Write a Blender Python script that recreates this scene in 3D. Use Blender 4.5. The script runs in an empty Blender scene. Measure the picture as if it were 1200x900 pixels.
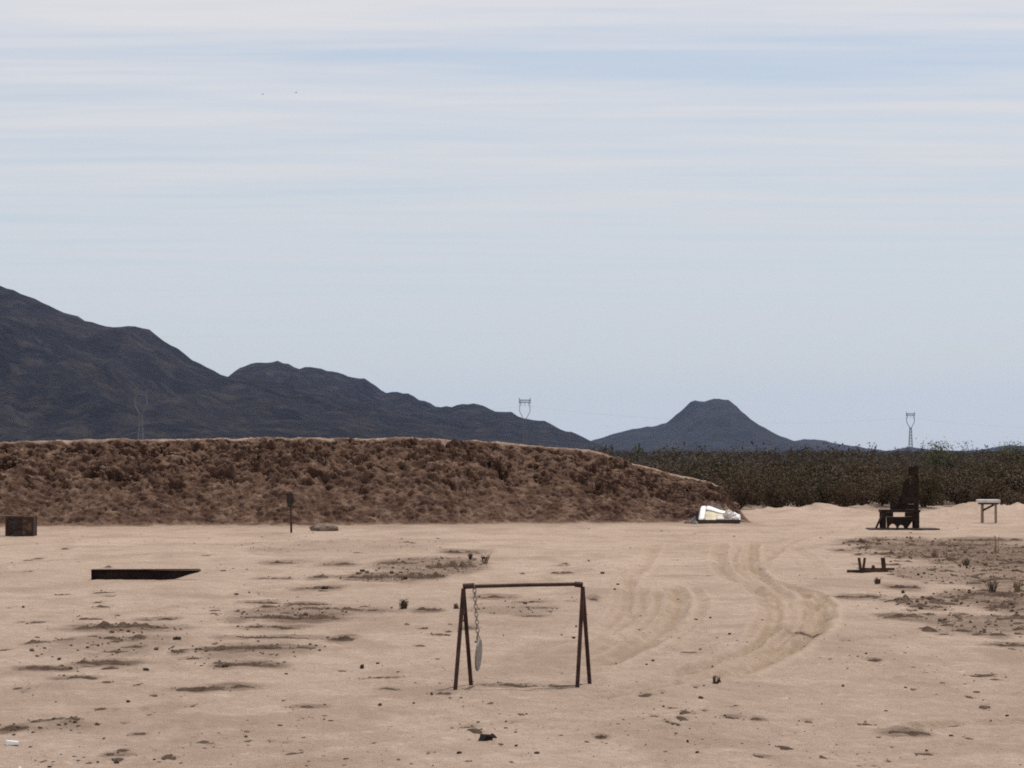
import bpy, math, random
import numpy as np
from mathutils import Vector, Matrix

random.seed(7)
RNG = np.random.default_rng(7)
SC = bpy.context.scene
COL = SC.collection

# ------------------------------------------------------------------ camera
FPX, CAMH, HORIZON = 2900.0, 2.2, 530.0          # focal length in photo pixels, eye height, horizon row
PITCH = math.atan((HORIZON - 450.0) / FPX)
cam_data = bpy.data.cameras.new('camera')
cam_data.sensor_width = 36.0
cam_data.lens = 36.0 * FPX / 1200.0
cam_data.clip_start = 0.5
cam_data.clip_end = 60000.0
cam = bpy.data.objects.new('camera', cam_data)
cam.location = (0, 0, CAMH)
cam.rotation_euler = (math.radians(90) + PITCH, 0, 0)
COL.objects.link(cam)
SC.camera = cam

# ------------------------------------------------------------------ sky and sun
SUN_EL = math.radians(66)
SUN_AZ = math.atan2(0.62, 0.78)                   # from +Y towards +X: behind the range, to the right
world = bpy.data.worlds.new('World')
SC.world = world
world.use_nodes = True
nt = world.node_tree
nt.nodes.clear()
def N(tree, kind, **kw):
    n = tree.nodes.new(kind)
    for k, v in kw.items():
        setattr(n, k, v)
    return n
def math_node(tree, op, a=None, b=None, clamp=False):
    n = tree.nodes.new('ShaderNodeMath'); n.operation = op; n.use_clamp = clamp
    for i, v in enumerate((a, b)):
        if v is None: continue
        if isinstance(v, (int, float)): n.inputs[i].default_value = v
        else: tree.links.new(v, n.inputs[i])
    return n.outputs[0]
def ramp_node(tree, fac, stops, interp='LINEAR'):
    n = tree.nodes.new('ShaderNodeValToRGB'); n.color_ramp.interpolation = interp
    e = n.color_ramp.elements
    while len(e) < len(stops): e.new(0.5)
    for el, (p, c) in zip(e, stops):
        el.position = p
        el.color = (c, c, c, 1) if isinstance(c, (int, float)) else (*c, 1)
    tree.links.new(fac, n.inputs[0])
    return n.outputs[0]
sky = N(nt, 'ShaderNodeTexSky', sky_type='NISHITA', sun_disc=False)
sky.sun_elevation = SUN_EL
sky.sun_rotation = SUN_AZ
sky.air_density = 1.0; sky.dust_density = 0.6; sky.ozone_density = 3.0
tc = N(nt, 'ShaderNodeTexCoord')
sep = N(nt, 'ShaderNodeSeparateXYZ'); nt.links.new(tc.outputs['Generated'], sep.inputs[0])
zc = math_node(nt, 'MAXIMUM', sep.outputs[2], 0.012)
zc = math_node(nt, 'ADD', zc, 0.03)
u = math_node(nt, 'DIVIDE', sep.outputs[0], zc)
v = math_node(nt, 'DIVIDE', sep.outputs[1], zc)
comb = N(nt, 'ShaderNodeCombineXYZ')
nt.links.new(math_node(nt, 'MULTIPLY', u, 0.27), comb.inputs[0])
nt.links.new(math_node(nt, 'MULTIPLY', v, 1.35), comb.inputs[1])
comb.inputs[2].default_value = 9.2
n1 = N(nt, 'ShaderNodeTexNoise'); n1.inputs['Scale'].default_value = 1.15
n1.inputs['Detail'].default_value = 7; n1.inputs['Roughness'].default_value = 0.55
n1.inputs['Distortion'].default_value = 0.5
nt.links.new(comb.outputs[0], n1.inputs['Vector'])
n2 = N(nt, 'ShaderNodeTexNoise'); n2.inputs['Scale'].default_value = 3.6
n2.inputs['Detail'].default_value = 5; n2.inputs['Roughness'].default_value = 0.6
nt.links.new(comb.outputs[0], n2.inputs['Vector'])
cover = ramp_node(nt, n1.outputs[0], [(0.32, 0.60), (0.45, 0.86), (0.58, 1.0)], 'EASE')
veil = ramp_node(nt, n2.outputs[0], [(0.32, 0.70), (0.60, 1.0)])
cover = math_node(nt, 'MULTIPLY', cover, veil)
lowf = ramp_node(nt, sep.outputs[2], [(0.015, 0.2), (0.05, 0.7), (0.11, 1.0)], 'LINEAR')
dev = math_node(nt, 'MULTIPLY', math_node(nt, 'SUBTRACT', cover, 0.94), lowf)
cover = math_node(nt, 'ADD', dev, 0.94, True)
cloud_col = ramp_node(nt, sep.outputs[2], [(0.0, (0.575, 0.610, 0.635)), (0.07, (0.605, 0.630, 0.660)), (0.17, (0.68, 0.68, 0.70)), (1.0, (0.685, 0.685, 0.705))])
bg_sky = N(nt, 'ShaderNodeBackground'); bg_sky.inputs['Strength'].default_value = 0.10
nt.links.new(sky.outputs[0], bg_sky.inputs['Color'])
bg_cl = N(nt, 'ShaderNodeBackground'); bg_cl.inputs['Strength'].default_value = 1.0
nt.links.new(cloud_col, bg_cl.inputs['Color'])
mixs = N(nt, 'ShaderNodeMixShader')
nt.links.new(cover, mixs.inputs[0]); nt.links.new(bg_sky.outputs[0], mixs.inputs[1]); nt.links.new(bg_cl.outputs[0], mixs.inputs[2])
wout = N(nt, 'ShaderNodeOutputWorld'); nt.links.new(mixs.outputs[0], wout.inputs['Surface'])

sun_data = bpy.data.lights.new('sun', 'SUN')
sun_data.energy = 3.1
sun_data.angle = math.radians(1.2)
sun_data.color = (1.0, 0.955, 0.89)
sun = bpy.data.objects.new('sun', sun_data)
sdir = Vector((math.sin(SUN_AZ) * math.cos(SUN_EL), math.cos(SUN_AZ) * math.cos(SUN_EL), math.sin(SUN_EL)))
sun.rotation_euler = (-sdir).to_track_quat('-Z', 'Y').to_euler()
sun.location = (20, 30, 60)
COL.objects.link(sun)

SC.view_settings.view_transform = 'Standard'
SC.view_settings.look = 'None'
SC.view_settings.exposure = 0.12
SC.view_settings.gamma = 1.0
SC.view_settings.use_curve_mapping = False
SC.cycles.volume_bounces = 1
SC.cycles.max_bounces = 6
SC.cycles.use_denoising = False
SC.cycles.sample_clamp_indirect = 1.5
SC.cycles.sample_clamp_direct = 6.0
SC.cycles.filter_width = 1.9

# ------------------------------------------------------------------ helpers: pixels to places
_cp, _sp = math.cos(PITCH), math.sin(PITCH)
def ray(px, py):
    a, b = (px - 600.0) / FPX, (450.0 - py) / FPX
    return Vector((a, _cp - b * _sp, _sp + b * _cp))
def AT(px, py, y):
    d = ray(px, py); t = y / d.y
    return Vector((d.x * t, y, CAMH + d.z * t))
def GR(px, py, z=0.0):
    d = ray(px, py); t = (z - CAMH) / d.z
    return Vector((d.x * t, d.y * t, z))

# ------------------------------------------------------------------ helpers: noise
_perm = RNG.permutation(512).astype(np.int64)
_perm = np.concatenate([_perm, _perm, _perm])
_grad = RNG.normal(size=(512, 3)); _grad /= np.linalg.norm(_grad, axis=1)[:, None]
def perlin(p):
    p = np.asarray(p, dtype=np.float64)
    i = np.floor(p).astype(np.int64); f = p - i
    w = f * f * f * (f * (f * 6 - 15) + 10)
    i &= 511
    out = 0.0
    for dx in (0, 1):
        wx = w[..., 0] if dx else 1 - w[..., 0]
        for dy in (0, 1):
            wy = w[..., 1] if dy else 1 - w[..., 1]
            for dz in (0, 1):
                wz = w[..., 2] if dz else 1 - w[..., 2]
                h = _perm[_perm[_perm[(i[..., 0] + dx) & 511] + ((i[..., 1] + dy) & 511)] + ((i[..., 2] + dz) & 511)]
                g = _grad[h]
                out = out + wx * wy * wz * (g[..., 0] * (f[..., 0] - dx) + g[..., 1] * (f[..., 1] - dy) + g[..., 2] * (f[..., 2] - dz))
    return out * 1.5
def fbm(p, octaves=4, gain=0.5, lac=2.03, ridged=False):
    p = np.asarray(p, dtype=np.float64); a, s, tot = 1.0, 0.0, 0.0
    for k in range(octaves):
        n = perlin(p + 17.3 * k)
        if ridged: n = 1 - 2 * np.abs(n)
        s = s + a * n; tot += a; a *= gain; p = p * lac
    return s / tot
def sstep(a, b, x):
    t = np.clip((x - a) / (b - a), 0, 1); return t * t * (3 - 2 * t)

# ------------------------------------------------------------------ helpers: meshes and objects
def mesh_np(name, verts, quads, smooth=True):
    me = bpy.data.meshes.new(name)
    verts = np.asarray(verts, dtype=np.float32).reshape(-1, 3); quads = np.asarray(quads, dtype=np.int32)
    k = quads.shape[1]
    me.vertices.add(len(verts)); me.vertices.foreach_set('co', verts.ravel())
    me.loops.add(quads.size); me.loops.foreach_set('vertex_index', quads.ravel())
    me.polygons.add(len(quads))
    me.polygons.foreach_set('loop_start', np.arange(0, quads.size, k, dtype=np.int32))
    me.update(calc_edges=True); me.validate()
    me.polygons.foreach_set('use_smooth', np.full(len(me.polygons), smooth))
    return me
def set_attr(me, name, vals):
    at = me.attributes.new(name, 'FLOAT', 'POINT')
    at.data.foreach_set('value', np.asarray(vals, dtype=np.float32).ravel())
def grid_quads(nr, nc, wrap=False):
    r = np.arange(nr - 1)[:, None]; c = np.arange(nc if wrap else nc - 1)[None, :]
    c2 = (c + 1) % nc
    return np.stack([r * nc + c, r * nc + c2, (r + 1) * nc + c2, (r + 1) * nc + c], -1).reshape(-1, 4)
def ob(name, me, mat=None, parent=None, loc=(0, 0, 0), rot=(0, 0, 0)):
    o = bpy.data.objects.new(name, me)
    if mat is not None and not me.materials: me.materials.append(mat)
    o.location = loc; o.rotation_euler = rot
    if parent is not None: o.parent = parent
    COL.objects.link(o); return o
def tag(o, label=None, cat=None, group=None, kind=None):
    if label: o['label'] = label
    if cat: o['category'] = cat
    if group: o['group'] = group
    if kind: o['kind'] = kind
    return o
def thing(name, loc, label, cat, group=None, rz=0.0):
    o = bpy.data.objects.new(name, None); o.empty_display_size = 0.2
    o.location = loc; o.rotation_euler = (0, 0, rz); COL.objects.link(o)
    return tag(o, label, cat, group)
class MB:
    def __init__(s): s.v = []; s.f = []
    def add(s, vs, fs):
        b = len(s.v); s.v += [tuple(q) for q in vs]; s.f += [tuple(i + b for i in f) for f in fs]; return s
    def box(s, a, b, jit=0.0):
        x0, y0, z0 = a; x1, y1, z1 = b
        vs = [(x0,y0,z0),(x1,y0,z0),(x1,y1,z0),(x0,y1,z0),(x0,y0,z1),(x1,y0,z1),(x1,y1,z1),(x0,y1,z1)]
        if jit: vs = [tuple(c + random.uniform(-jit, jit) for c in q) for q in vs]
        return s.add(vs, [(0,3,2,1),(4,5,6,7),(0,1,5,4),(1,2,6,5),(2,3,7,6),(3,0,4,7)])
    def bar(s, p, q, w, h, up=(0, 0, 1)):
        p, q = Vector(p), Vector(q); d = (q - p).normalized(); u_ = Vector(up)
        if abs(d.dot(u_)) > 0.98: u_ = Vector((0, 1, 0))
        sd = d.cross(u_).normalized() * (w / 2); u_ = sd.normalized().cross(d) * (h / 2)
        vs = [p - sd - u_, p + sd - u_, p + sd + u_, p - sd + u_, q - sd - u_, q + sd - u_, q + sd + u_, q - sd + u_]
        return s.add(vs, [(0,3,2,1),(4,5,6,7),(0,1,5,4),(1,2,6,5),(2,3,7,6),(3,0,4,7)])
    def tube(s, pts, r, n=8, caps=True, closed=False):
        pts = [Vector(p) for p in pts]; m = len(pts)
        rs = r if isinstance(r, (list, tuple)) else [r] * m
        b = len(s.v); prev = None
        for i, p in enumerate(pts):
            if closed: d = pts[(i + 1) % m] - pts[i - 1]
            else: d = pts[min(i + 1, m - 1)] - pts[max(i - 1, 0)]
            d.normalize()
            if prev is None:
                a = d.orthogonal().normalized()
            else:
                a = (prev - d * prev.dot(d)).normalized()
            prev = a; c = d.cross(a)
            for k in range(n):
                t = 2 * math.pi * k / n
                s.v.append(tuple(p + (a * math.cos(t) + c * math.sin(t)) * rs[i]))
        for i in range(m if closed else m - 1):
            j = (i + 1) % m
            for k in range(n):
                k2 = (k + 1) % n
                s.f.append((b + i * n + k, b + i * n + k2, b + j * n + k2, b + j * n + k))
        if caps and not closed:
            s.f.append(tuple(b + k for k in range(n))[::-1]); s.f.append(tuple(b + (m - 1) * n + k for k in range(n)))
        return s
    def prism(s, outline, y0, y1):                       # outline in x,z extruded along y
        n = len(outline); b = len(s.v)
        s.v += [(x, y0, z) for x, z in outline] + [(x, y1, z) for x, z in outline]
        s.f.append(tuple(b + i for i in range(n))); s.f.append(tuple(b + n + i for i in range(n))[::-1])
        for i in range(n):
            j = (i + 1) % n; s.f.append((b + j, b + i, b + n + i, b + n + j))
        return s
    def mesh(s, name, smooth=False):
        me = bpy.data.meshes.new(name); me.from_pydata(s.v, [], s.f); me.update()
        if smooth: me.polygons.foreach_set('use_smooth', [True] * len(me.polygons)); me.update()
        return me
    def build(s, name, mat, parent=None, loc=(0, 0, 0), rot=(0, 0, 0), bevel=0.0, smooth=False):
        o = ob(name, s.mesh(name, smooth), mat, parent, loc, rot)
        if bevel:
            m = o.modifiers.new('bevel', 'BEVEL'); m.width = bevel; m.segments = 1; m.limit_method = 'ANGLE'
        return o

# ------------------------------------------------------------------ helpers: materials
def new_mat(name, rough=0.9, spec=0.25):
    m = bpy.data.materials.new(name); m.use_nodes = True
    t = m.node_tree; b = t.nodes['Principled BSDF']
    b.inputs['Roughness'].default_value = rough
    b.inputs['Specular IOR Level'].default_value = spec
    return m, t, b
def tex(t, scale, detail=4, rough=0.55, vec=None, dist=0.0, kind='noise'):
    n = t.nodes.new('ShaderNodeTexNoise' if kind == 'noise' else 'ShaderNodeTexVoronoi')
    n.inputs['Scale'].default_value = scale
    if kind == 'noise':
        n.inputs['Detail'].default_value = detail; n.inputs['Roughness'].default_value = rough; n.inputs['Distortion'].default_value = dist
    if vec is not None: t.links.new(vec, n.inputs['Vector'])
    return n.outputs[0]
def mixc(t, fac, a, b, blend='MIX'):
    n = t.nodes.new('ShaderNodeMix'); n.data_type = 'RGBA'; n.blend_type = blend
    for sock, val in ((n.inputs[0], fac), (n.inputs[6], a), (n.inputs[7], b)):
        if isinstance(val, (int, float)): sock.default_value = val
        elif isinstance(val, tuple): sock.default_value = (*val, 1)
        else: t.links.new(val, sock)
    return n.outputs[2]
def attr(t, name):
    n = t.nodes.new('ShaderNodeAttribute'); n.attribute_name = name; return n.outputs['Fac']
def obj_vec(t, scale=None):
    c = t.nodes.new('ShaderNodeTexCoord')
    if scale is None: return c.outputs['Object']
    m = t.nodes.new('ShaderNodeMapping'); m.inputs['Scale'].default_value = scale
    t.links.new(c.outputs['Object'], m.inputs[0]); return m.outputs[0]
def bump(t, b, h, strength, dist):
    n = t.nodes.new('ShaderNodeBump'); n.inputs['Strength'].default_value = strength; n.inputs['Distance'].default_value = dist
    t.links.new(h, n.inputs['Height']); t.links.new(n.outputs[0], b.inputs['Normal'])
def simple(name, c1, c2, scale=6.0, rough=0.85, spec=0.25, lo=0.35, hi=0.65, bmp=0.0, metal=0.0):
    m, t, b = new_mat(name, rough, spec)
    f = ramp_node(t, tex(t, scale, 5, 0.6, obj_vec(t)), [(lo, 0.0), (hi, 1.0)])
    t.links.new(mixc(t, f, c1, c2), b.inputs['Base Color']); b.inputs['Metallic'].default_value = metal
    if bmp: bump(t, b, tex(t, scale * 3, 4, 0.6, obj_vec(t)), 0.6, bmp)
    return m

def toe_y(x): return 75.0 + 0.22 * np.clip(x + 4, -40, 12) + 0.35 * np.sin(x * 0.35) + 0.22 * np.sin(x * 1.3 + 1) + 0.12 * np.sin(x * 3.1)
SAND = (0.405, 0.300, 0.232)
def sand_material():
    m, t, b = new_mat('sand', 0.95, 0.12)
    vec = obj_vec(t)
    big = ramp_node(t, tex(t, 0.16, 5, 0.6, vec, 0.6), [(0.34, 0.0), (0.66, 1.0)])
    col = mixc(t, big, (0.445, 0.330, 0.254), (0.565, 0.430, 0.338))
    mid = ramp_node(t, tex(t, 1.7, 6, 0.68, vec, 0.3), [(0.36, 0.0), (0.64, 1.0)])
    col = mixc(t, math_node(t, 'MULTIPLY', mid, 0.75), col, (0.365, 0.264, 0.200))
    fine = ramp_node(t, tex(t, 22.0, 4, 0.7, vec), [(0.40, 0.0), (0.66, 1.0)])
    col = mixc(t, math_node(t, 'MULTIPLY', fine, 0.65), col, (0.325, 0.232, 0.174))
    pale = ramp_node(t, tex(t, 5.5, 5, 0.7, vec), [(0.56, 0.0), (0.70, 1.0)])
    col = mixc(t, math_node(t, 'MULTIPLY', pale, 0.75), col, (0.60, 0.470, 0.385))
    mot = ramp_node(t, tex(t, 1.0, 6, 0.7, obj_vec(t, (0.55, 0.30, 1.0)), 0.6), [(0.47, 0.0), (0.62, 1.0)])
    col = mixc(t, math_node(t, 'MULTIPLY', mot, 0.8), col, (0.320, 0.228, 0.170))
    trk = attr(t, 'track')
    trn = ramp_node(t, tex(t, 3.0, 5, 0.7, vec), [(0.25, 0.35), (0.7, 1.0)])
    col = mixc(t, math_node(t, 'MULTIPLY', attr(t, 'loose'), 0.45), col, (0.55, 0.420, 0.330))
    col = mixc(t, math_node(t, 'MULTIPLY', math_node(t, 'MULTIPLY', trk, trn), 1.0), col, (0.288, 0.200, 0.122))
    lit = attr(t, 'litter')
    ltn = ramp_node(t, tex(t, 2.6, 9, 0.85, vec, 0.4), [(0.38, 0.0), (0.53, 1.0)])
    col = mixc(t, math_node(t, 'MULTIPLY', lit, math_node(t, 'ADD', math_node(t, 'MULTIPLY', ltn, 0.68), 0.28)), col, (0.128, 0.082, 0.056))
    t.links.new(col, b.inputs['Base Color'])
    h = math_node(t, 'ADD', math_node(t, 'MULTIPLY', tex(t, 7.0, 7, 0.72, vec), 1.0), math_node(t, 'MULTIPLY', tex(t, 30.0, 4, 0.7, vec), 0.35))
    bump(t, b, h, 1.0, 0.07)
    return m
M = {}
M['sand'] = sand_material()
def dirt_material(name, c_dark, c_mid, c_pale, sc=1.0, dust_and_sun=None):
    m, t, b = new_mat(name, 0.95, 0.1)
    vec = obj_vec(t)
    a = ramp_node(t, tex(t, 0.55 * sc, 6, 0.65, vec, 0.5), [(0.36, 0.0), (0.64, 1.0)])
    col = mixc(t, a, c_dark, c_mid)
    p = ramp_node(t, tex(t, 2.6 * sc, 6, 0.7, vec), [(0.46, 0.0), (0.66, 1.0)])
    col = mixc(t, math_node(t, 'MULTIPLY', p, 0.72), col, c_pale)
    dk = ramp_node(t, tex(t, 1.5 * sc, 5, 0.65, vec, 0.8), [(0.50, 0.0), (0.66, 1.0)])
    col = mixc(t, math_node(t, 'MULTIPLY', dk, 0.55), col, c_dark)
    s = ramp_node(t, tex(t, 14.0 * sc, 4, 0.7, vec), [(0.42, 0.0), (0.62, 1.0)])
    col = mixc(t, math_node(t, 'MULTIPLY', s, 0.35), col, c_dark)
    if dust_and_sun: col = mixc(t, attr(t, 'dust'), col, dust_and_sun)  # pale tint for toe sand and for the sunlit crest line
    t.links.new(col, b.inputs['Base Color'])
    bump(t, b, tex(t, 6.0 * sc, 7, 0.75, vec), 0.9, 0.10)
    return m
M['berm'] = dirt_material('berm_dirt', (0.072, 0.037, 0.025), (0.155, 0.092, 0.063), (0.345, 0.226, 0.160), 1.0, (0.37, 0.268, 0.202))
M['clod'] = dirt_material('clod_dirt', (0.130, 0.084, 0.058), (0.215, 0.146, 0.104), (0.330, 0.240, 0.180), 3.0)
M['ridge'] = dirt_material('ridge_dirt', (0.098, 0.062, 0.043), (0.165, 0.108, 0.075), (0.290, 0.205, 0.150), 4.0)
M['stone'] = dirt_material('dark_stone', (0.095, 0.064, 0.047), (0.150, 0.104, 0.077), (0.220, 0.160, 0.122), 5.0)
M['pale_stone'] = dirt_material('pale_stone', (0.25, 0.18, 0.14), (0.32, 0.24, 0.19), (0.42, 0.33, 0.27), 4.0)
M['rust'] = simple('rusted_steel', (0.026, 0.013, 0.010), (0.082, 0.037, 0.026), 7.0, 0.8, 0.3, bmp=0.004)
M['dark_rust'] = simple('dark_rusted_steel', (0.012, 0.0075, 0.006), (0.032, 0.017, 0.012), 6.0, 0.85, 0.2, bmp=0.004)
M['worn_steel'] = simple('worn_steel', (0.15, 0.125, 0.108), (0.25, 0.215, 0.19), 14.0, 0.6, 0.4, bmp=0.003)
M['chain'] = simple('chain_steel', (0.20, 0.165, 0.14), (0.32, 0.27, 0.235), 30.0, 0.55, 0.4)
M['wood'] = simple('weathered_wood', (0.075, 0.046, 0.031), (0.15, 0.098, 0.070), 7.0, 0.9, 0.15)
M['dark_wood'] = simple('dark_wood', (0.035, 0.022, 0.017), (0.075, 0.047, 0.035), 7.0, 0.9, 0.15)
M['grey_wood'] = simple('sunbleached_wood', (0.20, 0.15, 0.12), (0.32, 0.25, 0.20), 9.0, 0.9, 0.15)
M['blue_dark'] = simple('dark_blue_plastic', (0.020, 0.022, 0.030), (0.040, 0.040, 0.050), 5.0, 0.6, 0.4)
M['pale_paint'] = simple('pale_table_top', (0.50, 0.48, 0.45), (0.66, 0.64, 0.61), 5.0, 0.7, 0.3)
M['white'] = simple('chalky_white_plastic', (0.70, 0.69, 0.66), (0.84, 0.83, 0.80), 3.0, 0.55, 0.35, 0.25, 0.5)
M['cream'] = simple('yellowed_foam', (0.52, 0.45, 0.29), (0.72, 0.66, 0.50), 7.0, 0.85, 0.2, bmp=0.01)
M['dusty_white'] = simple('dusty_white_sheet', (0.46, 0.39, 0.34), (0.74, 0.70, 0.66), 7.0, 0.85, 0.2)
M['skirt'] = simple('brown_skirt', (0.055, 0.036, 0.028), (0.095, 0.065, 0.050), 6.0, 0.85, 0.2)
M['black_scrap'] = simple('black_scrap', (0.020, 0.014, 0.012), (0.050, 0.034, 0.028), 12.0, 0.7, 0.3)
M['grey_scrap'] = simple('grey_scrap', (0.10, 0.10, 0.105), (0.32, 0.31, 0.30), 12.0, 0.7, 0.3)
M['galv'] = simple('galvanised_steel', (0.11, 0.115, 0.125), (0.16, 0.165, 0.175), 0.4, 0.6, 0.3)
M['straw'] = simple('dry_straw', (0.22, 0.155, 0.10), (0.34, 0.25, 0.165), 3.0, 0.95, 0.1)
M['dead_weed'] = simple('dead_weed', (0.070, 0.047, 0.033), (0.135, 0.095, 0.066), 3.0, 0.95, 0.1)
M['straw_mix'] = simple('mixed_dead_grass', (0.085, 0.058, 0.040), (0.26, 0.185, 0.125), 2.5, 0.95, 0.1)
M['bird'] = simple('dark_feathers', (0.02, 0.02, 0.022), (0.05, 0.05, 0.055), 8.0, 0.8, 0.2)

def foliage_material(name, cols, by_attr=False):
    m, t, b = new_mat(name, 0.85, 0.12)
    if by_attr: f = attr(t, 'tint')
    else:
        oi = t.nodes.new('ShaderNodeObjectInfo'); f = oi.outputs['Random']
    k = [(i / (len(cols) - 1), c) for i, c in enumerate(cols)]
    col = ramp_node(t, f, k)
    v_ = ramp_node(t, tex(t, 3.2, 3, 0.6, obj_vec(t)), [(0.35, 0.0), (0.65, 1.0)])
    col = mixc(t, v_, mixc(t, 0.30, col, (0.03, 0.022, 0.015)), col)
    t.links.new(col, b.inputs['Base Color'])
    return m
SHRUB_COLS = [(0.088, 0.054, 0.036), (0.076, 0.058, 0.030), (0.100, 0.062, 0.040), (0.072, 0.062, 0.034), (0.115, 0.078, 0.050)]
M['leaf'] = foliage_material('creosote_leaves', SHRUB_COLS)
M['leaf_far'] = foliage_material('far_scrub_leaves', [(0.050, 0.040, 0.030), (0.086, 0.064, 0.044), (0.105, 0.080, 0.058), (0.070, 0.070, 0.048)], True)
M['leaf_grey'] = foliage_material('grey_scrub_leaves', [(0.052, 0.050, 0.050), (0.070, 0.064, 0.060), (0.085, 0.078, 0.070), (0.060, 0.064, 0.058)], True)  # far scrub greyed and lightened to paint in distance haze
M['leaf_green'] = simple('palo_verde_leaves', (0.072, 0.080, 0.040), (0.120, 0.125, 0.066), 2.0, 0.8, 0.15)
M['stem'] = simple('shrub_stem', (0.035, 0.025, 0.018), (0.07, 0.052, 0.038), 8.0, 0.9, 0.1)
M['cactus'] = simple('saguaro_skin', (0.045, 0.055, 0.032), (0.075, 0.085, 0.050), 4.0, 0.8, 0.15)

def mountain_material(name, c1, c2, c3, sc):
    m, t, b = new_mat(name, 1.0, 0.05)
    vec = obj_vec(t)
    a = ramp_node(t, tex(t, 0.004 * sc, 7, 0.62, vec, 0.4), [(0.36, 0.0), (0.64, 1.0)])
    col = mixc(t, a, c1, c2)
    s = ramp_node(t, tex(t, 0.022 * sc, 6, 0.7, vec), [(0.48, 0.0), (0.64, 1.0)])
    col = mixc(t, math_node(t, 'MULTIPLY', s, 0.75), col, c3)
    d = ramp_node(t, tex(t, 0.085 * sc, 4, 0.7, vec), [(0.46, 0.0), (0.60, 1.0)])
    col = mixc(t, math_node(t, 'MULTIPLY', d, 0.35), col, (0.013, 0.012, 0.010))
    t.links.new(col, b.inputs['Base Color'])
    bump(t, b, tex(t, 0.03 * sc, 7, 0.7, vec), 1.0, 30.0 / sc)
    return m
M['mount'] = mountain_material('dark_mountain_rock', (0.014, 0.014, 0.016), (0.036, 0.032, 0.032), (0.080, 0.064, 0.056), 1.0)  # rock colour lowered to carry the cloud shadow on these slopes
M['mount_far'] = mountain_material('far_mountain_rock', (0.034, 0.034, 0.034), (0.054, 0.050, 0.047), (0.075, 0.067, 0.060), 0.7)

# ------------------------------------------------------------------ ground sheet
def dist_poly(x, y, pts):
    best = np.full(x.shape, 1e9)
    for (ax, ay), (bx, by) in zip(pts[:-1], pts[1:]):
        dx, dy = bx - ax, by - ay; L = dx * dx + dy * dy + 1e-9
        t_ = np.clip(((x - ax) * dx + (y - ay) * dy) / L, 0, 1)
        best = np.minimum(best, np.hypot(x - ax - t_ * dx, y - ay - t_ * dy))
    return best
def smooth_line(pix, n=26):                              # Catmull-Rom through ground points
    P = [np.array(GR(*p)[:2]) for p in pix]; P = [2 * P[0] - P[1]] + P + [2 * P[-1] - P[-2]]
    out = []
    for i in range(1, len(P) - 2):
        for k in range(n // max(1, len(P) - 3) + 2):
            s_ = k / (n // max(1, len(P) - 3) + 2)
            a, b, c, d = P[i - 1], P[i], P[i + 1], P[i + 2]
            out.append(tuple(0.5 * (2 * b + (c - a) * s_ + (2 * a - 5 * b + 4 * c - d) * s_ ** 2 + (3 * b - a - 3 * c + d) * s_ ** 3)))
    out.append(tuple(P[-2])); return out
TRACKS = [
    ([(846, 636), (843, 658), (856, 677), (884, 690), (900, 704), (901, 728), (886, 754), (846, 776), (780, 796)], 0.14, 0.75),
    ([(866, 640), (862, 660), (876, 678), (908, 691), (928, 706), (929, 730), (908, 757), (862, 780), (800, 800)], 0.12, 0.6),
    ([(881, 638), (880, 660), (895, 679), (930, 690), (956, 700), (964, 718), (952, 742), (915, 768), (860, 792)], 0.15, 1.0),
    ([(940, 695), (946, 716), (934, 742), (896, 768)], 0.10, 0.8),
    ([(768, 638), (756, 660), (740, 676), (733, 692), (728, 716), (706, 744), (660, 768)], 0.13, 0.55),
    ([(790, 690), (796, 706), (784, 732), (752, 758), (700, 782)], 0.15, 0.85),
    ([(770, 696), (768, 716), (744, 742), (700, 764)], 0.11, 0.6),
    ([(724, 664), (736, 684), (742, 700), (736, 718)], 0.11, 0.5),
    ([(745, 634), (790, 640), (850, 634), (930, 628), (1000, 622)], 0.20, 0.35),
    ([(640, 625), (760, 628), (900, 622), (1000, 616)], 0.25, 0.3),
    ([(930, 640), (950, 655), (965, 675)], 0.15, 0.4),
    ([(1010, 618), (940, 632), (905, 650), (890, 672), (908, 690)], 0.12, 0.6),
    ([(952, 706), (962, 724), (944, 750), (900, 776), (820, 800), (700, 818)], 0.10, 0.7),
    ([(912, 700), (915, 722), (900, 746), (866, 768), (800, 790)], 0.10, 0.8),
    ([(812, 690), (822, 706), (812, 728), (786, 750)], 0.10, 0.5),
    ([(752, 690), (752, 712), (728, 738), (690, 756)], 0.10, 0.7),
    ([(1080, 853), (1140, 849), (1200, 848), (1280, 846)], 0.16, 0.8),
    ([(330, 880), (480, 858), (620, 846), (760, 838)], 0.20, 0.25),
    ([(20, 846), (200, 828), (420, 792), (600, 772)], 0.22, 0.25),
]
TRK = [(smooth_line(p), w, s_) for p, w, s_ in TRACKS]
# litter patches: px centre, py centre, half-width px, half-height px, strength
PATCHES = [(1110, 646, 115, 16, 1.0), (1200, 660, 110, 16, 0.9), (1160, 705, 55, 14, 0.8), (1150, 732, 70, 14, 0.7), (1085, 708, 30, 8, 0.7), (1120, 674, 80, 10, 0.6), (1215, 690, 90, 26, 0.65),
           (1240, 720, 80, 24, 0.7), (505, 664, 70, 12, 0.75), (450, 676, 55, 6, 0.7), (345, 718, 70, 9, 0.7), (130, 760, 95, 16, 0.45),
           (300, 765, 70, 14, 0.4), (60, 852, 60, 8, 0.4), (400, 640, 130, 8, 0.25), (170, 738, 60, 6, 0.5), (600, 715, 60, 5, 0.35)]
def ellipse(p):
    px, py, hw, hh, s_ = p
    a, b, c = GR(px, py), GR(px, py - hh), GR(px, py + hh)
    return (0.5 * (b.x + c.x), 0.5 * (b.y + c.y), hw / FPX * a.y, abs(b.y - c.y) / 2, s_)
ELL = [ellipse(p) for p in PATCHES]
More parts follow.
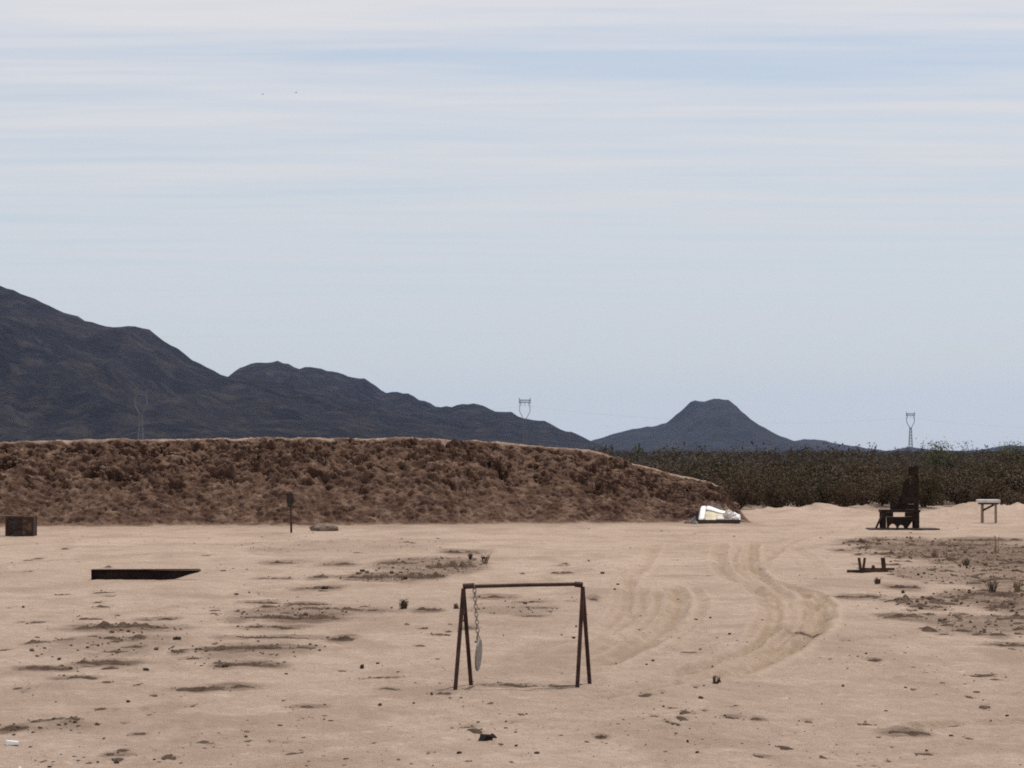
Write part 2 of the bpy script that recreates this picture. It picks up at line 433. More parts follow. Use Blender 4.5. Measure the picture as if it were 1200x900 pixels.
# dark scuffed soil ridges, plus strips painting the target stand's shadow: px0, px1, py, height px
STREAKS = [(85,190,737,8),(165,206,727,4),(28,58,755,4),(66,86,753,3),(120,146,752,4),(148,170,750,6),(147,168,760,4),(200,218,767,4),(115,152,766,3),
    (28,88,785,6),(86,156,779,8),(63,108,796,3),(235,306,762,5),(250,282,782,5),(205,264,810,5),(35,60,847,4),(74,92,846,4),(0,31,856,8),(135,150,879,4),(153,172,861,3),
    (285,332,707,3),(330,386,709,4),(280,402,726,7),(345,462,715,4),(486,516,715,6),(280,366,736,3),(270,372,748,3),(240,376,761,5),(385,416,751,7),(255,328,781,6),(236,300,807,4),
    (405,472,677,6),(455,522,677,8),(498,560,664,11),(360,386,676,4),(350,400,690,5),(310,356,659,3),(378,424,661,3),(440,492,660,4),(515,572,647,4),(300,345,678,2),
    (560,600,700,3),(598,640,705,3),(690,703,702,4),(555,640,804,3),(500,530,814,3),(640,676,806,3),  # the strips at the stand's feet draw its cast shadow
    (975,1036,700,4),(1034,1086,723,6),(1040,1078,689,5),(988,1030,636,4),(1000,1022,642,3),(1078,1150,640,4),(1120,1200,634,5),(1150,1260,662,5),(1140,1200,680,4),(1065,1095,711,5),(1096,1125,708,4),(1130,1200,698,7),(1152,1186,712,6),(1115,1140,722,4),(1160,1240,726,5),(1118,1140,740,4),(1140,1180,746,5),(1160,1230,757,4),(1165,1190,757,4),
    (848,872,841,4),(884,896,845,3),(1040,1090,860,5),(696,712,863,3),(883,900,886,3),(798,820,767,2),(1060,1080,640,4),(1020,1050,650,3),(975,1000,645,3),
    (610,640,722,3),(610,650,712,2),(540,562,737,3),(425,470,795,2),(440,470,808,2),(340,380,828,2),(120,150,884,3),(930,960,742,3),(1015,1035,775,3)]
NMAIN = len(STREAKS)
_r = np.random.default_rng(77)
for _ in range(330):
    a_, p_ = _r.uniform(-90, 1290), _r.uniform(634, 893)
    if 670 < a_ < 985 and p_ < 800: continue
    if perlin(np.array([[a_ / 170.0, p_ / 38.0, 2.2]]))[0] < -0.12: continue
    L_ = _r.uniform(5, 15) + 20 * _r.random() ** 4
    STREAKS.append((a_, a_ + L_, p_, _r.uniform(1.2, 2.6) + 1.6 * (L_ > 18)))
for p in PATCHES[:8]:
    for _ in range(int(26 * p[4])):
        a_, p_ = p[0] + p[2] * _r.uniform(-0.95, 0.9), p[1] + p[3] * _r.uniform(-0.95, 0.95)
        L_ = _r.uniform(6, 22); STREAKS.append((a_ - L_ / 2, a_ + L_ / 2, p_, _r.uniform(1.8, 4.2)))
SPILL_AND_SHADOW = [ellipse((0.5 * (a + b), py - 0.5, (0.70 if k_ < NMAIN else 0.55) * (b - a) + 3, (1.5 + 0.7 * hp if k_ < NMAIN else 0.8 + 0.4 * hp), min(0.95, 0.45 + 0.08 * hp) * (1.0 if k_ < NMAIN else 0.6))) for k_, (a, b, py, hp) in enumerate(STREAKS)]  # soil stains round the ridges, with the stand's painted shadow among them
def ground_fields(x, y):
    x = np.asarray(x, float); y = np.asarray(y, float)
    r = np.hypot(x, y); near = 1 - sstep(110, 180, r)
    p3 = np.stack([x, y, np.zeros_like(x)], -1)
    z = 0.05 * fbm(p3 * 0.09 + 3, 3) * near
    z = z + 0.030 * fbm(p3 * np.array([0.9, 0.7, 1]) + 9, 4, 0.6) * near
    z = z + (0.010 + 0.016 * (1 - sstep(28, 55, r))) * fbm(p3 * np.array([4.0, 2.4, 1]) + 31, 3, 0.6) * near
    trk = np.zeros_like(x); loo = np.zeros_like(x)
    for pts, w, s_ in TRK:
        xs = [q[0] for q in pts]; ys = [q[1] for q in pts]
        k = (x > min(xs) - 2) & (x < max(xs) + 2) & (y > min(ys) - 2) & (y < max(ys) + 2)
        if not k.any(): continue
        wob = 0.06 * perlin(np.stack([x[k] * 0.8, y[k] * 0.8, np.full(k.sum(), 5.0)], -1))
        d = np.abs(dist_poly(x[k], y[k], pts) + wob)
        w2 = w * 0.8
        z[k] += s_ * (-0.045 * np.exp(-(d / w2) ** 2) + 0.028 * np.exp(-((d - 1.8 * w2) / (0.6 * w2)) ** 2))
        brk = np.clip(0.95 + 1.2 * fbm(np.stack([x[k] * 0.7, y[k] * 0.35, np.full(k.sum(), 8.0)], -1), 3), 0.15, 1.1)
        trk[k] = np.maximum(trk[k], s_ * brk * np.exp(-(d / (1.9 * w2)) ** 2) * (0.66 + 0.34 * np.cos(d * 2 * math.pi / 0.17)))
        loo[k] = np.maximum(loo[k], s_ * brk * np.exp(-((d - 1.9 * w2) / (0.55 * w2)) ** 2))
    lit = np.zeros_like(x)
    for cx, cy, hx, hy, s_ in ELL:
        q = ((x - cx) / hx) ** 2 + ((y - cy) / hy) ** 2
        k = q < 2.2
        if not k.any(): continue
        q2 = q[k] + 0.9 * fbm(np.stack([x[k] * 0.9, y[k] * 0.5, np.full(k.sum(), cx)], -1), 3)
        f = s_ * (1 - sstep(0.45, 1.35, q2)); lit[k] = np.maximum(lit[k], f)
        z[k] += 0.05 * f * np.clip(fbm(np.stack([x[k] * 2.4, y[k] * 1.1, np.full(k.sum(), 2.0)], -1), 3, 0.6) + 0.15, -0.3, 1)
    for k_, (cx, cy, hx, hy, s_) in enumerate(SPILL_AND_SHADOW):
        k = (np.abs(x - cx) < 1.5 * hx) & (np.abs(y - cy) < 1.5 * hy)
        if not k.any(): continue
        q = ((x[k] - cx) / hx) ** 2 + ((y[k] - cy) / hy) ** 2 + 0.7 * perlin(np.stack([x[k] * 2.2, y[k] * 0.9, np.full(k.sum(), k_ * 1.7)], -1))
        lit[k] = np.maximum(lit[k], s_ * (1 - sstep(0.1, 1.2, q)))
    far = sstep(90, 101, y + 5 * fbm(np.stack([x * 0.15, y * 0.15, np.full_like(x, 1.1)], -1), 3)) * (r > 60)
    lit = np.maximum(lit, 0.9 * far)
    toe = toe_y(x); tw = 0.9 * fbm(np.stack([x * 0.9, y * 0.5, np.full_like(x, 4.4)], -1), 3)
    spill = sstep(-6.0, -0.5, y - toe + 2.5 * tw) * (y < 84) * (x < 7.6) * (x > -40)
    lit = np.maximum(lit, 0.30 * spill)
    # low spoil banks where the cleared lot meets the scrub
    for px0, px1, dd, hh in ((892, 1000, 91.0, 0.30), (1105, 1290, 88.0, 0.42), (985, 1110, 95.0, 0.22)):
        x0, x1 = (px0 - 600) / FPX * dd, (px1 - 600) / FPX * dd
        nz = fbm(np.stack([x * 0.8, y * 0.8, np.full_like(x, dd)], -1), 3) * near
        nz = nz + 0.7 * fbm(np.stack([x * 2.1, y * 1.4, np.full_like(x, dd)], -1), 3, 0.6) * near
        f = np.exp(-((y - dd - 1.2 * nz) / 1.3) ** 2) * sstep(x0 - 1.5, x0 + 1.5, x) * (1 - sstep(x1 - 1.5, x1 + 1.5, x))
        z = z + hh * f * (1 + 0.5 * nz)
    global LOOSE
    LOOSE = loo
    return z, trk, lit
def gz(x, y):
    return float(ground_fields(np.array([float(x)]), np.array([float(y)]))[0][0])

def make_ground():
    fine = np.radians(np.arange(-16.0, 16.001, 0.034))
    side = np.radians(np.concatenate([np.geomspace(16.5, 180, 40)]))
    ang = np.concatenate([-side[::-1][1:], fine, side])          # -180 left out: wraps
    rad = np.concatenate([[0.5, 3, 7, 11, 14], FPX * CAMH / np.arange(400, 64, -0.85), np.geomspace(101, 17000, 46)])
    A, R = np.meshgrid(ang, rad)
    x, y = R * np.sin(A), R * np.cos(A)
    z, trk, lit = ground_fields(x.ravel(), y.ravel())
    v_ = np.stack([x.ravel(), y.ravel(), z], -1)
    q = grid_quads(len(rad), len(ang), wrap=True)[:, ::-1]
    v_ = np.vstack([v_, [[0, 0, 0]]]); c0 = len(v_) - 1
    n = len(ang)
    me = mesh_np('ground', v_, q)
    set_attr(me, 'track', np.append(trk, 0)); set_attr(me, 'loose', np.append(LOOSE, 0)); set_attr(me, 'litter', np.append(lit, 0))
    o = ob('ground', me, M['sand']); tag(o, 'pale sandy cleared ground with curving tyre tracks', kind='structure')
make_ground()

# ------------------------------------------------------------------ earth berm
CREST = [(-500, 2.10), (-200, 2.35), (0, 2.46), (60, 2.50), (120, 2.58), (200, 2.60), (300, 2.62), (450, 2.63), (550, 2.55), (620, 2.42), (690, 2.24), (740, 1.84), (800, 1.42), (830, 1.24), (845, 1.04), (853, 0.75), (861, 0.36), (872, 0.0)]
CRX = np.array([(px - 600) / FPX * 80.0 for px, _ in CREST]); CRH = np.array([h for _, h in CREST])
def make_berm():
    x = np.arange(-27.5, 8.2, 0.042)
    t_ = np.concatenate([np.linspace(-0.45, -0.02, 18), np.linspace(0.0, 1.0, 116), np.linspace(1.02, 1.4, 14), np.linspace(1.45, 2.6, 16)])
    X, T = np.meshgrid(x, t_)
    H = np.interp(X, CRX, CRH) * (1 + 0.03 * fbm(np.stack([X * 0.5, X * 0, X * 0 + 4], -1), 3))
    H = H + 0.06 * fbm(np.stack([X * 1.6, X * 0 + 7, X * 0], -1), 3) * (H > 0.2)
    run = 0.62 + 1.28 * H                                        # toe to crest, about 37 degrees
    Y = toe_y(X) + np.where(T < 0, T * 1.7, np.where(T < 1, T * run, np.where(T < 1.4, run + (T - 1) * 3.2, run + 1.28 + (T - 1.4) * 3.2)))
    prof = np.where(T < 1, np.sin(np.clip(T, 0, 1) * math.pi / 2) * 0.35 + np.clip(T, 0, 1) * 0.65, np.where(T < 1.4, 1.0, 1 - sstep(1.4, 2.55, T)))
    hcl = np.clip(H / 0.8, 0, 1)
    Z = H * prof + 0.13 * hcl * np.where(T < 0, np.clip((T + 0.45) / 0.45, 0, 1) ** 2, np.clip(1 - T, 0, 1)) - 0.03 * (T < -0.4)
    # displacement along the face normal: clods and hollows on the upper face, smoother spill below
    P = np.stack([X, Y, Z], -1)
    upper = sstep(0.22, 0.55, T + 0.18 * fbm(np.stack([X * 0.5, T * 0 + 1, T * 0], -1), 3)) * (1 - 0.55 * sstep(1.0, 1.3, T))
    lump = 0.65 * fbm(P * np.array([1.5, 1.7, 2.0]) + 40, 5, 0.62)
    bill = 1 - np.abs(fbm(P * np.array([3.6, 3.8, 4.4]) + 11, 3, 0.6)) * 3.2
    fine = fbm(P * 6.5 + 3, 3, 0.6)
    smallb = np.abs(fbm(P * 6.0 + 80, 3, 0.65)) * 1.2
    big = fbm(P * np.array([0.45, 0.5, 0.6]) + 70, 3)
    rug = np.clip(0.55 + 1.5 * big, 0.15, 1.2)
    pit = sstep(0.10, 0.36, fbm(P * np.array([1.7, 1.8, 2.4]) + 25, 4, 0.6))
    pit2 = sstep(0.18, 0.40, fbm(P * np.array([4.6, 4.6, 6.0]) + 95, 2, 0.5))
    disp = upper * (0.55 * lump + rug * (0.10 * bill + 0.16 * smallb) - 0.55 * pit - 0.20 * pit2) + (1 - upper) * (0.20 * lump + 0.05 * bill + 0.07 * smallb - 0.07 * pit2) + 0.06 * fine
    disp = disp * (1 - 0.60 * sstep(0.90, 0.99, T))
    disp = disp * np.clip(H / 1.0, 0.05, 1) * (0.12 + 0.88 * sstep(-0.40, 0.15, T)) * (1 - sstep(2.2, 2.6, T))
    ny = np.where(T < 0.97, -0.62, 0.0); nz = np.where(T < 0.97, 0.78, 1.0)
    X2 = X + 0.25 * disp * fbm(P * 1.7 + 60, 2); Y2 = Y + ny * disp; Z2 = Z + nz * disp * np.where(T < 0.97, 1.0, 0.7)
    me = mesh_np('earth_berm', np.stack([X2, Y2, Z2], -1), grid_quads(len(t_), len(x)))
    set_attr(me, 'dust', np.maximum(sstep(0.95, 1.02, T + 0.10 * fbm(P * 1.4, 3)), (1 - sstep(-0.42, -0.10, T + 0.22 * fbm(P * 1.1, 4, 0.6)))) * np.where(T > 0.5, np.clip(0.8 + fbm(P * 0.8 + 5, 2), 0.3, 1), 1.0))  # sand at the toe; at the crest, dust with sunlight painted in
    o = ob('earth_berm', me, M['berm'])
    tag(o, 'long reddish brown dirt berm with clodded face behind the range', kind='structure')
make_berm()

# ------------------------------------------------------------------ mountains
def ridge_range(name, prof, D, front, back, mat, label, seed, gully, step=11.0, jag=1.0):
    px = np.array([p for p, _ in prof], float); hh = np.array([(HORIZON - q) / FPX * D for _, q in prof])
    xs = (px - 600) / FPX * D
    x = np.arange(xs[0], xs[-1], step); t_ = np.concatenate([np.linspace(0, 1, int(front / step / 1.6)), np.linspace(1.03, 2, 14)])
    X, T = np.meshgrid(x, t_)
    S = np.array([1 / D * 100, 0, 0])
    H = np.interp(X, xs, hh)
    H = H + jag * (np.clip(H, 0, 60) / 60) * 15.0 * fbm(np.stack([X / 46, X * 0 + seed, X * 0], -1), 5, 0.66) * (D / 4500)
    Y = np.where(T < 1, D - front * (1 - T), D + back * (T - 1))
    tt = np.where(T < 1, T, np.clip(2 - T, 0, 1))
    P = np.stack([X / 330, Y / 330, X * 0 + seed], -1)
    warp = 0.25 * fbm(P * 0.7, 3)
    ridg = fbm(np.stack([X / 210 + warp * 2, Y / 520, X * 0 + seed], -1), 5, 0.52, ridged=True)
    prof_ = tt ** 1.25
    Z = H * prof_ + gully * H * tt * (1 - tt) * 3.0 * (ridg - 0.35) + 0.10 * H * fbm(P * 3, 4, 0.55) * tt * (1 - tt) * 2
    Z = np.minimum(Z, H * Y / D * 0.985 * np.where(tt > 0.98, 1.02, 1)) - 4 * (1 - tt)
    me = mesh_np(name, np.stack([X, Y, Z], -1), grid_quads(len(t_), len(x)))
    o = ob(name, me, mat); tag(o, label, kind='structure'); return o
PA = [(-900, 420), (-600, 330), (-350, 300), (-120, 322), (-40, 326), (0, 333), (20, 340), (45, 350), (75, 365), (105, 376), (135, 382), (152, 381), (172, 384), (190, 395), (215, 413), (240, 428), (264, 439), (290, 441), (330, 447), (380, 458), (430, 472), (480, 487), (540, 500), (600, 510), (660, 520), (730, 530), (770, 534)]
PB = [(-300, 440), (60, 470), (180, 460), (255, 446), (266, 438), (285, 428), (305, 424), (325, 423), (350, 427), (390, 434), (425, 443), (450, 455), (480, 463), (515, 475), (535, 474), (552, 472), (575, 478), (600, 483), (625, 491), (650, 499), (675, 507), (692, 516), (710, 524), (760, 532)]
PC = [(600, 530), (650, 522), (690, 516), (705, 512), (735, 503), (762, 499), (782, 494), (796, 482), (806, 472.5), (811, 469.5), (830, 469), (837, 466.5), (854, 467.2), (859, 471), (868, 481), (880, 492), (895, 502), (910, 508), (925, 515), (945, 520), (990, 527), (1040, 531)]
PD = [(820, 530), (900, 521), (925, 516), (942, 515), (955, 513), (972, 518), (1000, 522), (1020, 526), (1040, 528), (1052, 526), (1065, 522.5), (1080, 526), (1125, 527.5), (1150, 526), (1182, 521), (1230, 522), (1320, 518), (1450, 520), (1700, 524)]
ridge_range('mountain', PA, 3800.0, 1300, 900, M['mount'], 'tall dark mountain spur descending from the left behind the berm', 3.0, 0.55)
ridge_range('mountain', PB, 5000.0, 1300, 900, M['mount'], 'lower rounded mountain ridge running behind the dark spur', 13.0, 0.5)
ridge_range('butte', PC, 7200.0, 1100, 900, M['mount_far'], 'flat topped butte standing alone beyond the scrub plain', 23.0, 0.42, 14.0, 0.45)
ridge_range('hills', PD, 9500.0, 1200, 900, M['mount_far'], 'low far hills trailing off beyond the butte', 33.0, 0.3, 20.0, 0.6)

# ------------------------------------------------------------------ small-scale dirt: ridges, clods, gravel
def rock_template(seed, flat=0.7):
    r = np.random.default_rng(seed)
    t_ = (1 + 5 ** 0.5) / 2
    v_ = np.array([(-1,t_,0),(1,t_,0),(-1,-t_,0),(1,-t_,0),(0,-1,t_),(0,1,t_),(0,-1,-t_),(0,1,-t_),(t_,0,-1),(t_,0,1),(-t_,0,-1),(-t_,0,1)], float)
    v_ /= np.linalg.norm(v_, axis=1)[:, None]
    v_ *= r.uniform(0.68, 1.2, (12, 1)); v_ *= np.array([1.0, r.uniform(0.7, 1.0), flat])
    f = np.array([(0,11,5),(0,5,1),(0,1,7),(0,7,10),(0,10,11),(1,5,9),(5,11,4),(11,10,2),(10,7,6),(7,1,8),(3,9,4),(3,4,2),(3,2,6),(3,6,8),(3,8,9),(4,9,5),(2,4,11),(6,2,10),(8,6,7),(9,8,1)])
    return v_, f
ROCKS = [rock_template(100 + i, 0.55 + 0.05 * (i % 5)) for i in range(8)]
def scatter(name, pts, sizes, templates, mat, label, smooth=False, tilt=0.3, tint=None, stretch=None):
    V, F, TI, base = [], [], [], 0
    for i, (p, s_) in enumerate(zip(pts, sizes)):
        v_, f = templates[int(RNG.integers(len(templates)))]
        a = RNG.uniform(0, 6.283); c, s2 = math.cos(a), math.sin(a)
        w = v_ * s_
        if stretch is not None: w = w * stretch[i]
        w = np.stack([w[:, 0] * c - w[:, 1] * s2, w[:, 0] * s2 + w[:, 1] * c, w[:, 2]], -1) + np.asarray(p)
        V.append(w); F.append(f + base); base += len(v_)
        if tint is not None: TI.append(np.full(len(v_), tint[i]))
    me = mesh_np(name, np.vstack(V), np.vstack(F), smooth)
    if tint is not None: set_attr(me, 'tint', np.concatenate(TI))
    o = ob(name, me, mat)
    return tag(o, label, kind='stuff')

def make_ridges():
    V, F, base = [], [], 0
    prof_t = np.array([-0.45, -0.30, -0.18, -0.06, 0.10, 0.35, 0.7, 1.0])
    prof_h = np.array([-0.35, 0.28, 0.78, 1.0, 0.92, 0.55, 0.18, -0.35])
    for k, (a, b, py, hp) in enumerate(STREAKS):
        pl, pr = GR(a, py), GR(b, py); d = pl.y
        n = max(16, int((b - a) / 1.4))
        s_ = np.linspace(0, 1, n); x = pl.x + (pr.x - pl.x) * s_
        slope = RNG.uniform(-0.12, 0.12)
        ycent = d + 0.14 * d / 30 * 2.5 * fbm(np.stack([x * 1.3 + k * 9, x * 0 + k, x * 0], -1), 3) + slope * (x - x.mean()) * 2
        env = np.clip(np.sin(np.pi * s_), 0, 1) ** 0.6
        h = hp / FPX * d * env * np.clip(0.62 + 1.7 * fbm(np.stack([x * 5.0 + k * 5, x * 0 + 2, x * 0], -1), 4, 0.65), 0.05, 1.7)
        w = 0.22 + 2.2 * hp / FPX * d
        zz, _, _ = ground_fields(x, ycent)
        Y = ycent[:, None] + w * prof_t[None, :] * (0.6 + 0.4 * env[:, None])
        Z = zz[:, None] + h[:, None] * prof_h[None, :] - 0.006
        X = np.repeat(x[:, None], len(prof_t), 1)
        P = np.stack([X, Y, Z], -1)
        Z = Z + 0.25 * h[:, None] * fbm(P * 9, 3, 0.6)
        Y = Y + 0.5 * h[:, None] * fbm(P * 6 + 20, 2)
        V.append(np.stack([X, Y, Z], -1).reshape(-1, 3)); F.append(grid_quads(n, len(prof_t))[:, ::-1] + base); base += n * len(prof_t)
    me = mesh_np('soil_ridges', np.vstack(V), np.vstack(F))
    tag(ob('soil_ridges', me, M['ridge']), 'scuffed brown soil ridges scattered over the pale sand', kind='stuff')
make_ridges()
def clods():
    pts, sz = [], []
    for (a, b, py, hp) in STREAKS:                       # crumbs along the ridges
        for _ in range(int((b - a) * 0.13)):
            q = GR(RNG.uniform(a - 6, b + 6), py + RNG.normal(0, 1.8) - 1)
            s_ = 0.006 + 0.007 * RNG.random() + 0.014 * RNG.random() ** 4; pts.append((q.x, q.y, 0)); sz.append(s_ * (q.y / 30) ** 0.5)
    for cx, cy, hx, hy, st in ELL:                       # rubble inside the rough patches
        n = int(70 * st * min(4.5, hx * hy * 0.25 + 0.6)); n = min(n, 520)
        for _ in range(n):
            r_, a_ = RNG.random() ** 0.5, RNG.uniform(0, 6.283)
            x, y = cx + hx * r_ * math.cos(a_), cy + hy * r_ * math.sin(a_)
            s_ = 0.014 + 0.03 * RNG.random() ** 2 * st + (0.04 * st if RNG.random() < 0.05 else 0); pts.append((x, y, 0)); sz.append(s_)
    P = np.array(pts); P[:, 2] = ground_fields(P[:, 0], P[:, 1])[0] + 0.3 * np.array(sz)
    scatter('dirt_clods', P, sz, ROCKS, M['clod'], 'crumbled brown dirt clods strewn along the scuffed ridges')
clods()
def gravel():
    n = 9000
    d = FPX * CAMH / RNG.uniform(75, 395, n); x = RNG.uniform(-0.27, 0.27, n) * d
    dens = fbm(np.stack([x * 0.35, d * 0.16, x * 0 + 6], -1), 3)
    keep = (d < toe_y(x) - 0.3) & (RNG.random(n) < np.clip(0.28 + 1.6 * dens, 0.05, 1))
    d, x = d[keep], x[keep]; n = len(d)
    s_ = (0.0035 + 0.006 * RNG.random(n) ** 2 + 0.016 * RNG.random(n) ** 9) * (d / 22) ** 0.6
    st = np.stack([RNG.uniform(0.9, 2.2, n), RNG.uniform(0.7, 1.2, n), RNG.uniform(0.4, 0.8, n)], -1)
    z = ground_fields(x, d)[0] + 0.2 * s_
    half = RNG.random(n) < 0.7
    P = np.stack([x, d, z], -1)
    scatter('gravel', P[half], s_[half], ROCKS, M['clod'], 'fine brown gravel sprinkled over the sand', stretch=st[half])
    scatter('gravel', P[~half], s_[~half] * 0.8, ROCKS, M['pale_stone'], 'fine pale gravel sprinkled over the sand', stretch=st[~half])
gravel()
def berm_clods():
    pts, sz = [], []
    n = 4200
    x = RNG.uniform(-26, 7.2, n); t_ = 0.9 * RNG.random(n) ** 1.3
    H = np.interp(x, CRX, CRH); run = 0.62 + 1.28 * H
    y = toe_y(x) + t_ * run; prof = np.sin(t_ * math.pi / 2) * 0.35 + t_ * 0.65
    z = H * prof
    s_ = 0.025 + 0.05 * RNG.random(n) ** 2 + 0.11 * RNG.random(n) ** 9
    foot = RNG.random(n) < 0.0                           # spill along the toe
    y = np.where(foot, toe_y(x) - RNG.random(n) ** 2 * 1.6, y); z = np.where(foot, ground_fields(x, y)[0] + 0.3 * s_, z)
    scatter('berm_clods', np.stack([x, y, z], -1), s_, ROCKS, M['berm'], 'loose reddish clods lying on the berm face and toe')
berm_clods()

# ------------------------------------------------------------------ scrub plain
def shrub_template(seed, n_leaf, leaf, h=1.0, spread=0.62, n_stem=9, stem_r=0.012):
    r = np.random.default_rng(seed)
    mb = MB(); lv, lf = [], []
    tips = []
    for i in range(n_stem):
        a = r.uniform(0, 6.283); tilt = r.uniform(0.1, 1.0) * spread
        end = Vector((math.cos(a) * tilt, math.sin(a) * tilt, h * r.uniform(0.7, 1.0) * (1.05 - 0.35 * tilt)))
        mid = end * 0.5 + Vector((0, 0, 0.06)); mb.tube([Vector((end.x * 0.06, end.y * 0.06, -0.06)), mid, end], [stem_r, stem_r * 0.75, stem_r * 0.3], 4, False)
        tips.append((mid, end))
    cl = []
    for m_, e in tips:
        for _ in range(5): cl.append(Vector(e) * float(r.uniform(0.22, 1.0)) + Vector(r.normal(0, 0.07, 3)))
    for k in range(n_leaf):
        c = cl[int(r.integers(len(cl)))]; p = np.array(c) + r.normal(0, 0.085, 3)
        p[2] = abs(p[2]) + 0.02
        nrm = r.normal(size=3); nrm /= np.linalg.norm(nrm); t1 = np.cross(nrm, r.normal(size=3)); t1 /= np.linalg.norm(t1); t2 = np.cross(nrm, t1)
        s_ = leaf * r.uniform(0.5, 1.3)
        b = len(lv); lv += [p - t1 * s_, p + t2 * s_ * 0.55, p + t1 * s_, p - t2 * s_ * 0.55]; lf.append((b, b + 1, b + 2, b + 3))
    return mb, np.array(lv), np.array(lf)
def scrub():
    kinds = []
    for i in range(6):
        mb, lv, lf = shrub_template(400 + i, 2600, 0.027, 1.0, 0.5 + 0.06 * i, 11)
        kinds.append((mb.mesh('shrub_stems'), mesh_np('shrub_foliage', lv, lf, False)))
    rows = []
    for _ in range(5000):                                 # nearest rows, one thing each
        d = 93 + 57 * RNG.random() ** 1.25; x = RNG.uniform(0.012, 0.245) * d
        if x < 8.6 and d < 96: continue
        if all((x - a) ** 2 + (d - b) ** 2 > 2.4 for a, b in rows): rows.append((x, d))
        if len(rows) >= 290: break
    g = 'desert shrubs along the edge of the cleared lot'
    for x, d in rows:
        k = kinds[int(RNG.integers(6))]; hgt = RNG.uniform(0.95, 1.55) if RNG.random() > 0.2 else RNG.uniform(0.5, 0.9)
        nf = float(perlin(np.array([[x / 4.5, d / 11.0, 9.0]]))[0]); hgt *= 1.0 + 0.75 * nf
        if d > 125: hgt = max(hgt, 0.95)
        o = thing('desert_shrub', (x, d, gz(x, d)), 'brownish olive desert shrub in the scrub edging the cleared lot', 'shrub', g, RNG.uniform(0, 6.28))
        w = hgt * RNG.uniform(1.1, 1.7); o.scale = (w, w, hgt)
        ob('stems', k[0], M['stem'], o); ob('foliage', k[1], M['leaf'], o)
    mid_t, far = [], []
    for i in range(6):
        _, lv, lf = shrub_template(500 + i, 260, 0.055, 1.0, 0.55 + 0.05 * i, 9); mid_t.append((lv, lf))
        _, lv, lf = shrub_template(520 + i, 55, 0.105, 1.0, 0.55 + 0.05 * i, 8); far.append((lv, lf))
    n = 1500
    d = RNG.uniform(150, 340, n); x = RNG.uniform(-0.02, 0.27, n) * d
    scatter('desert_scrub', np.stack([x, d, np.zeros(n)], -1), RNG.uniform(0.9, 1.7, n) * (1 + 0.65 * perlin(np.stack([x / 9, d / 22, x * 0 + 3], -1))), mid_t, M['leaf_far'], 'dense brown desert scrub behind the nearer shrubs', tint=np.clip(0.5 + 1.0 * perlin(np.stack([x / 14, d / 30, x * 0 + 7], -1)) + RNG.normal(0, 0.15, n), 0, 1))
    n = 3600
    d = 340 * (1700 / 340) ** (RNG.random(n) ** 0.9); x = RNG.uniform(-0.02, 0.27, n) * d
    hgt = RNG.uniform(1.1, 1.95, n) + 0.5 * (RNG.random(n) < 0.08) * RNG.random(n)
    scatter('desert_scrub', np.stack([x, d, np.zeros(n)], -1), hgt, far, M['leaf_grey'], 'grey brown desert scrub stretching away to the hills', tint=RNG.random(n))
    n = 1500                                              # farthest clumps, too small to tell apart
    d = RNG.uniform(1500, 3200, n); x = RNG.uniform(-0.05, 0.30, n) * d
    scatter('desert_scrub', np.stack([x, d, np.zeros(n)], -1), RNG.uniform(2.0, 3.6, n), far, M['leaf_grey'], 'grey thread of distant scrub under the hills', tint=RNG.random(n), stretch=np.tile([3.2, 3.2, 1.0], (n, 1)))
    n = 280                                               # taller thickets breaking the skyline
    d = RNG.uniform(260, 900, n); x = RNG.uniform(0.03, 0.27, n) * d
    scatter('desert_scrub', np.stack([x, d, np.zeros(n)], -1), 1.9 + 1.5 * RNG.random(n) ** 2, mid_t, M['leaf_far'], 'taller scrub thickets breaking the skyline of the plain', tint=RNG.random(n))
    n = 700                                               # behind the berm, thinner
    d = RNG.uniform(100, 700, n); x = -RNG.uniform(0.0, 0.3, n) * d
    scatter('desert_scrub', np.stack([x, d, np.zeros(n)], -1), RNG.uniform(1.0, 1.8, n), far, M['leaf_far'], 'brown desert scrub growing behind the dirt berm', tint=RNG.random(n))
scrub()
